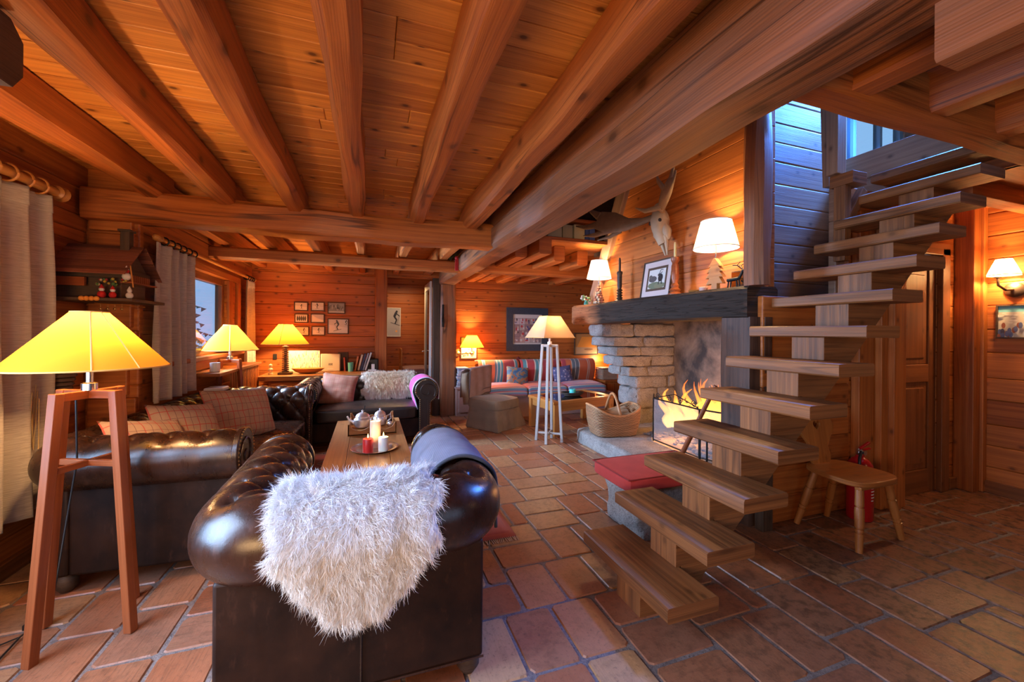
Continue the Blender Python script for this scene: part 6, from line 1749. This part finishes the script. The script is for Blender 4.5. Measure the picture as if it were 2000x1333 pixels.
mb = MB(); mb.add([(2.669, 2.415, ZM + .01), (2.669, 2.315, ZM + .01), (2.669, 2.315, ZM + .135), (2.669, 2.415, ZM + .135)], [(0, 1, 2, 3)]); mb.build('mirror_glass', plain('mirror_glass', (.55, .62, .55), .05, 1), mr)
ig = T('iron_figure', 'dark bent-iron stag figure at the near end of the mantel', 'figurine', (2.58, 2.28, ZM))
mb = MB()
y = 2.30; x = 2.58
mb.tube([(x, y + .07, ZM + .065), (x, y - .03, ZM + .07)], .014, 8); mb.tube([(x, y - .03, ZM + .07), (x, y - .06, ZM + .115)], .010, 8); mb.ball((x, y - .065, ZM + .12), .014, 8)
for a in (.06, .04, -.01, -.03): mb.tube([(x, y + a, ZM + .065), (x, y + a * 1.2, ZM)], .006, 6)
for s in (-1, 1): mb.tube([(x, y - .06, ZM + .13), (x + s * .02, y - .03, ZM + .165), (x + s * .03, y + .0, ZM + .17)], .004, 6); mb.tube([(x + s * .02, y - .03, ZM + .165), (x + s * .025, y - .06, ZM + .185)], .003, 6)
mb.box((x - .03, y - .10, ZM), (x + .03, y + .09, ZM + .006)); mb.tube([(x, y - .05, ZM + .05), (x, y - .13, ZM + .004)], .006, 6)
mb.build('body', IRON, ig, smooth=60)

# moose skull trophy
BONE = plain('bone', (.42, .31, .20), .7, var=.25, scale=14, bump=.4)
ANT = plain('antler', (.34, .21, .11), .6, var=.35, scale=18, bump=.5)
ANTD = plain('antler_dark', (.20, .115, .06), .6, var=.35, scale=18, bump=.5)
mk = T('moose_skull', 'bleached antlered skull trophy hung on the hood over the mantel', 'trophy', (2.7, 3.15, 2.05))
K = lambda y, z, x=2.62: Vector((x, y, z))
mb = MB()
mb.tube([K(3.20, 2.53, 2.66), K(3.19, 2.49, 2.62), K(3.17, 2.42, 2.60), K(3.15, 2.35, 2.585), K(3.13, 2.27, 2.58), K(3.11, 2.19, 2.60)], [.03, .075, .088, .078, .058, .048], 14)
for sy in (-1, 1):
    mb.tube([K(3.16 + sy * .05, 2.36, 2.60), K(3.13 + sy * .062, 2.29, 2.60), K(3.115 + sy * .05, 2.22, 2.61)], [.04, .046, .02], 10)      # cheek and tooth row
    mb.tube([K(3.115 + sy * .035, 2.26, 2.59), K(3.10 + sy * .028, 2.17, 2.60), K(3.093 + sy * .012, 2.08, 2.615)], [.03, .017, .007], 8)   # nasal prongs
    mb.tube([K(3.19 + sy * .06, 2.42, 2.60), K(3.19 + sy * .10, 2.44, 2.62)], [.03, .024], 8)
mb.build('skull', BONE, mk, smooth=60)
mb = MB()
for sy in (-1, 1): mb.ball(K(3.17 + sy * .062, 2.405, 2.545), .026, 12, (.5, 1, .8))
mb.ball(K(3.125, 2.275, 2.535), .02, 10, (.5, .8, 1.6)); mb.build('sockets', plain('socket_dark', (.03, .02, .014), .9), mk, smooth=180)
mb = MB(); mb.ball(K(3.19, 2.56, 2.60), .045, 14, (.9, 1.1, .8)); mb.build('crown_boss', BONE, mk, smooth=180)
def palm(mb, pts, wid, th, side):
    """flat palmate antler: strip with elliptical section following pts"""
    n = len(pts); S_ = 12; vs = []
    for i, p in enumerate(pts):
        d = (pts[min(i + 1, n - 1)] - pts[max(0, i - 1)]).normalized(); s = Vector(side); s = (s - d * s.dot(d)).normalized(); b = d.cross(s)
        for k in range(S_):
            a = 2 * PI * k / S_; vs.append(p + s * math.cos(a) * wid[i] + b * math.sin(a) * th[i])
    fs = [(i * S_ + k, i * S_ + (k + 1) % S_, (i + 1) * S_ + (k + 1) % S_, (i + 1) * S_ + k) for i in range(n - 1) for k in range(S_)] + [tuple(range(S_)), tuple((n - 1) * S_ + k for k in range(S_))]
    mb.add(vs, fs)
mb = MB()   # near (right-hand) antler: beam sweeps back, palm rises with tines
palm(mb, [K(3.14, 2.50, 2.60), K(3.05, 2.50, 2.52), K(2.97, 2.53, 2.47), K(2.90, 2.60, 2.45), K(2.86, 2.68, 2.46), K(2.83, 2.76, 2.48)], [.028, .034, .055, .075, .055, .02], [.026, .026, .02, .014, .011, .008], (0, 1, .35))
palm(mb, [K(2.93, 2.62, 2.45), K(3.0, 2.72, 2.44), K(3.04, 2.80, 2.45)], [.03, .02, .006], [.014, .011, .006], (0, 1, .2))
palm(mb, [K(2.86, 2.70, 2.46), K(2.845, 2.78, 2.47), K(2.84, 2.85, 2.48)], [.03, .018, .005], [.012, .010, .005], (0, 1, .2))
palm(mb, [K(3.02, 2.50, 2.50), K(3.18, 2.50, 2.44), K(3.30, 2.56, 2.42)], [.03, .022, .006], [.02, .014, .006], (0, .2, 1))
mb.build('antler', ANT, mk, smooth=60)
mb = MB()   # far (left-hand) antler: sweeps away from the wall over the mantel
palm(mb, [K(3.22, 2.49, 2.62), K(3.36, 2.46, 2.55), K(3.52, 2.46, 2.48), K(3.72, 2.52, 2.42), K(3.92, 2.60, 2.38)], [.028, .036, .07, .12, .10], [.026, .024, .018, .014, .010], (.25, 0, 1))
palm(mb, [K(3.72, 2.46, 2.42), K(3.95, 2.44, 2.37), K(4.15, 2.47, 2.33)], [.05, .03, .006], [.014, .012, .006], (.2, 0, 1))
palm(mb, [K(3.88, 2.55, 2.39), K(4.10, 2.56, 2.34), K(4.3, 2.62, 2.30)], [.05, .03, .006], [.012, .010, .006], (.2, 0, 1))
palm(mb, [K(3.9, 2.64, 2.38), K(4.02, 2.72, 2.36), K(4.1, 2.82, 2.34)], [.045, .025, .006], [.012, .010, .006], (.2, 0, 1))
palm(mb, [K(3.6, 2.42, 2.46), K(3.72, 2.37, 2.40), K(3.86, 2.36, 2.34)], [.035, .02, .006], [.014, .012, .006], (.2, 0, 1))
mb.build('antler', ANTD, mk, smooth=60)

# ================================================================ POST AND BEAM DETAILS
ht = T('iron_latch', 'old dark iron latch on the left face of the main post', 'latch', (1.10, 6.44, 1.55))
mb = MB(); mb.box((1.085, 6.42, 1.42), (1.115, 6.45, 1.78), 2); mb.tube([(1.10, 6.42, 1.50), (1.085, 6.38, 1.55), (1.10, 6.42, 1.62)], .012, 8); mb.build('plate', IRON, ht, bevel=.004)
gd = T('fir_sprig', 'fir sprig with a red ribbon hung where the second beam meets the main beam', 'decoration', (.97, 4.93, 2.2))
mb = MB()
for k in range(150):
    a = R.uniform(0, 6.28); e = R.uniform(-1.2, .5); p = Vector((.95 + R.uniform(-.08, .06), 4.92 + R.uniform(-.03, .03), 2.31 + R.uniform(-.05, .05))); d = Vector((math.cos(a) * math.cos(e), math.sin(a) * math.cos(e) * .6, math.sin(e)))
    s = d.orthogonal().normalized() * .004; q = p + d * R.uniform(.04, .08); mb.add([p - s, p + s, q], [(0, 1, 2)])
mb.build('needles', plain('fir_green', (.05, .10, .03), .8, var=.4), gd)
mb = MB(); mb.box((.985, 4.915, 2.10), (1.025, 4.925, 2.26)); mb.ball((1.0, 4.915, 2.26), .022, 8); mb.build('ribbon', fabric('red_ribbon', (.40, .012, .012)), gd)

# ================================================================ RIGHT SIDE
sk = T('wall_sconce', 'iron wall sconce with a white shade on the right wall', 'wall lamp', (5.03, 1.80, 1.7))
mb = MB(); mb.lathe([(.062, 0), (.062, .012), (.04, .03), (.001, .034)], (5.06, 1.785, 1.735), 20, Matrix.Rotation(-PI / 2, 4, 'Y')); mb.tube([(5.03, 1.785, 1.735), (4.96, 1.80, 1.73), (4.93, 1.83, 1.77), (4.93, 1.835, 1.84)], .010, 8); mb.lathe([(.02, 0), (.024, .01), (.012, .02)], (4.93, 1.835, 1.83), 14)
mb.build('bracket', plain('bronze', (.14, .09, .06), .4, .8), sk, smooth=50)
cone_shade(sk, 4.93, 1.80, 1.85, 1.985, .098, .046, SH_W, 32)
bulb('lamp_glow', (4.93, 1.80, 1.91), 17, (1.0, .60, .26), .025, sk)
# alpine stool chair
sc2 = T('alpine_chair', 'honey wooden peasant chair with turned legs and a heart-cut back', 'chair', (3.05, 1.83, 0))
ZC = .43
out = []
for i in range(48):
    a = 2 * PI * i / 48; c, s = math.cos(a), math.sin(a); l = (abs(c) ** 3.4 + abs(s) ** 3.4) ** (1 / 3.4)
    b = s / l; w = .235 - .035 * (b + 1) / 2
    out.append((3.06 + c / l * w + .03 * (b + 1) / 2, 1.83 + b * .215))
mb = MB(); mb.prism(out, lambda a, b, t: (a, b, t), ZC - .032, ZC); mb.build('seat', W_CHAIR, sc2, bevel=.006, smooth=40)
mb = MB(); mb.box((2.88, 1.64, ZC - .05), (3.24, 1.68, ZC - .03)); mb.box((2.95, 1.97, ZC - .05), (3.2, 2.0, ZC - .03)); mb.build('batten', W_CHAIR, sc2, bevel=.004)
for (x0, y0, x1, y1) in ((2.93, 1.68, 2.86, 1.64), (3.22, 1.69, 3.32, 1.66), (2.97, 1.97, 2.885, 2.045), (3.19, 1.98, 3.22, 2.06)):
    mb = MB(); pr = [(0, .019), (.15, .021), (.28, .024), (.285, .019), (.30, .019), (.305, .024), (.34, .024), (.345, .019), (.36, .019), (.365, .025), (.6, .026), (.66, .024), (.665, .019), (.68, .019), (.685, .024), (1, .022)]
    mb.tube([(x1 + (x0 - x1) * t, y1 + (y0 - y1) * t, .002 + (ZC - .032) * t) for t, r in pr], [r for t, r in pr], 14); mb.build('leg', W_CHAIR, sc2, smooth=40)
hs = [(.085, 0), (.10, .06), (.085, .12), (.12, .17), (.16, .22), (.175, .27), (.14, .325), (.105, .345), (.08, .385), (.04, .405), (0, .40)]
poly = hs + [(-a, b) for a, b in reversed(hs[:-1])]
heart = [(.035 * (16 * math.sin(t) ** 3) / 16, .275 + .035 * (13 * math.cos(t) - 5 * math.cos(2 * t) - 2 * math.cos(3 * t) - math.cos(4 * t)) / 16) for t in [2 * PI * i / 24 for i in range(24)]]
# board with a heart-shaped hole: two faces stitched from outline to hole
def holed(mb, outer, inner, f, t0, t1):
    n = 72
    def res(P):
        L = [0]
        for i in range(len(P)): q = P[(i + 1) % len(P)]; L.append(L[-1] + math.hypot(q[0] - P[i][0], q[1] - P[i][1]))
        return L
    def ray(P, a):      # outermost hit of a ray from the hole centre
        best = 0
        for i in range(len(P)):
            x1, y1 = P[i][0], P[i][1] - .27; x2, y2 = P[(i + 1) % len(P)][0], P[(i + 1) % len(P)][1] - .27
            dx, dy = math.cos(a), math.sin(a); ex, ey = x2 - x1, y2 - y1; den = dx * ey - dy * ex
            if abs(den) < 1e-9: continue
            t = (x1 * ey - y1 * ex) / den; u = (x1 * dy - y1 * dx) / den
            if t > 0 and -1e-6 <= u <= 1 + 1e-6: best = max(best, t)
        return (math.cos(a) * best, math.sin(a) * best + .27)
    O = [ray(outer, 2 * PI * i / n) for i in range(n)]; I = [ray(inner, 2 * PI * i / n) for i in range(n)]
    vs = [f(*p, t0) for p in O] + [f(*p, t0) for p in I] + [f(*p, t1) for p in O] + [f(*p, t1) for p in I]; fs = []
    for i in range(n):
        j = (i + 1) % n; fs += [(i, j, n + j, n + i), (2 * n + j, 2 * n + i, 3 * n + i, 3 * n + j), (j, i, 2 * n + i, 2 * n + j), (n + i, n + j, 3 * n + j, 3 * n + i)]
    mb.add(vs, fs, [[((O + I + O + I)[k][1] + 3, (O + I + O + I)[k][0] + 7) for k in q] for q in fs])
mb = MB(); holed(mb, poly, heart, lambda a, b, t: (3.06 + a, 1.985 + t + b * .16, ZC + b - .01), 0, .024); mb.build('backrest', W_CHAIR, sc2, bevel=.003, smooth=35)
# fire extinguisher
fe = T('fire_extinguisher', 'red fire extinguisher on the floor behind the peasant chair', 'fire extinguisher', (3.42, 1.96, 0))
RED = plain('extinguisher_red', (.42, .008, .012), .22)
mb = MB(); mb.lathe([(.075, 0), (.08, .008), (.08, .36), (.074, .40), (.05, .435), (.026, .45), (.024, .465)], (3.42, 1.96, 0), 28); mb.build('cylinder', RED, fe, smooth=40)
mb = MB(); mb.lathe([(.022, .46), (.026, .48), (.022, .51)], (3.42, 1.96, 0), 14); mb.tube([(3.42, 1.96, .50), (3.38, 1.93, .50)], .012, 8); mb.lathe([(.018, 0), (.018, .012)], (3.40, 1.925, .49), 12, Matrix.Rotation(PI / 2, 4, 'X')); mb.build('valve', STEEL, fe, smooth=50)
mb = MB(); mb.obox((3.40, 1.95, .515), (3.47, 1.93, .56), .02, .012); mb.obox((3.40, 1.95, .50), (3.48, 1.93, .515), .02, .01); mb.build('lever', RED, fe, bevel=.003)
mb = MB(); mb.tube([(3.38, 1.93, .50), (3.33, 1.91, .46), (3.325, 1.91, .36), (3.335, 1.91, .18)], .010, 8); mb.build('hose', BLACK, fe, smooth=60)
mb = MB(); 
for i in range(9): 
    a0, a1 = -1.75 + .09 * i, -1.75 + .09 * (i + 1); 
for z0, z1, aa, ab in [(.15 + .022 * k, .158 + .022 * k, -1.72, -1.72 + .55 * R.uniform(.5, 1)) for k in range(8)]:
    n = 6
    for i in range(n):
        p, q = aa + (ab - aa) * i / n, aa + (ab - aa) * (i + 1) / n; r = .0805
        mb.add([(3.42 + r * math.cos(p), 1.96 + r * math.sin(p), z0), (3.42 + r * math.cos(q), 1.96 + r * math.sin(q), z0), (3.42 + r * math.cos(q), 1.96 + r * math.sin(q), z1), (3.42 + r * math.cos(p), 1.96 + r * math.sin(p), z1)], [(0, 1, 2, 3)], c=(.7, .7, .7))
mb.build('instruction_label', PRINT, fe)
# dark electric box on the stair wall
mb = MB(); mb.box((3.05, 2.03, 1.18), (3.32, 2.09, 1.33)); tag(mb.build('electric_box', plain('grey_green_box', (.05, .055, .04), .5), bevel=.006), 'dark flat box on the wall behind the middle treads', 'box')
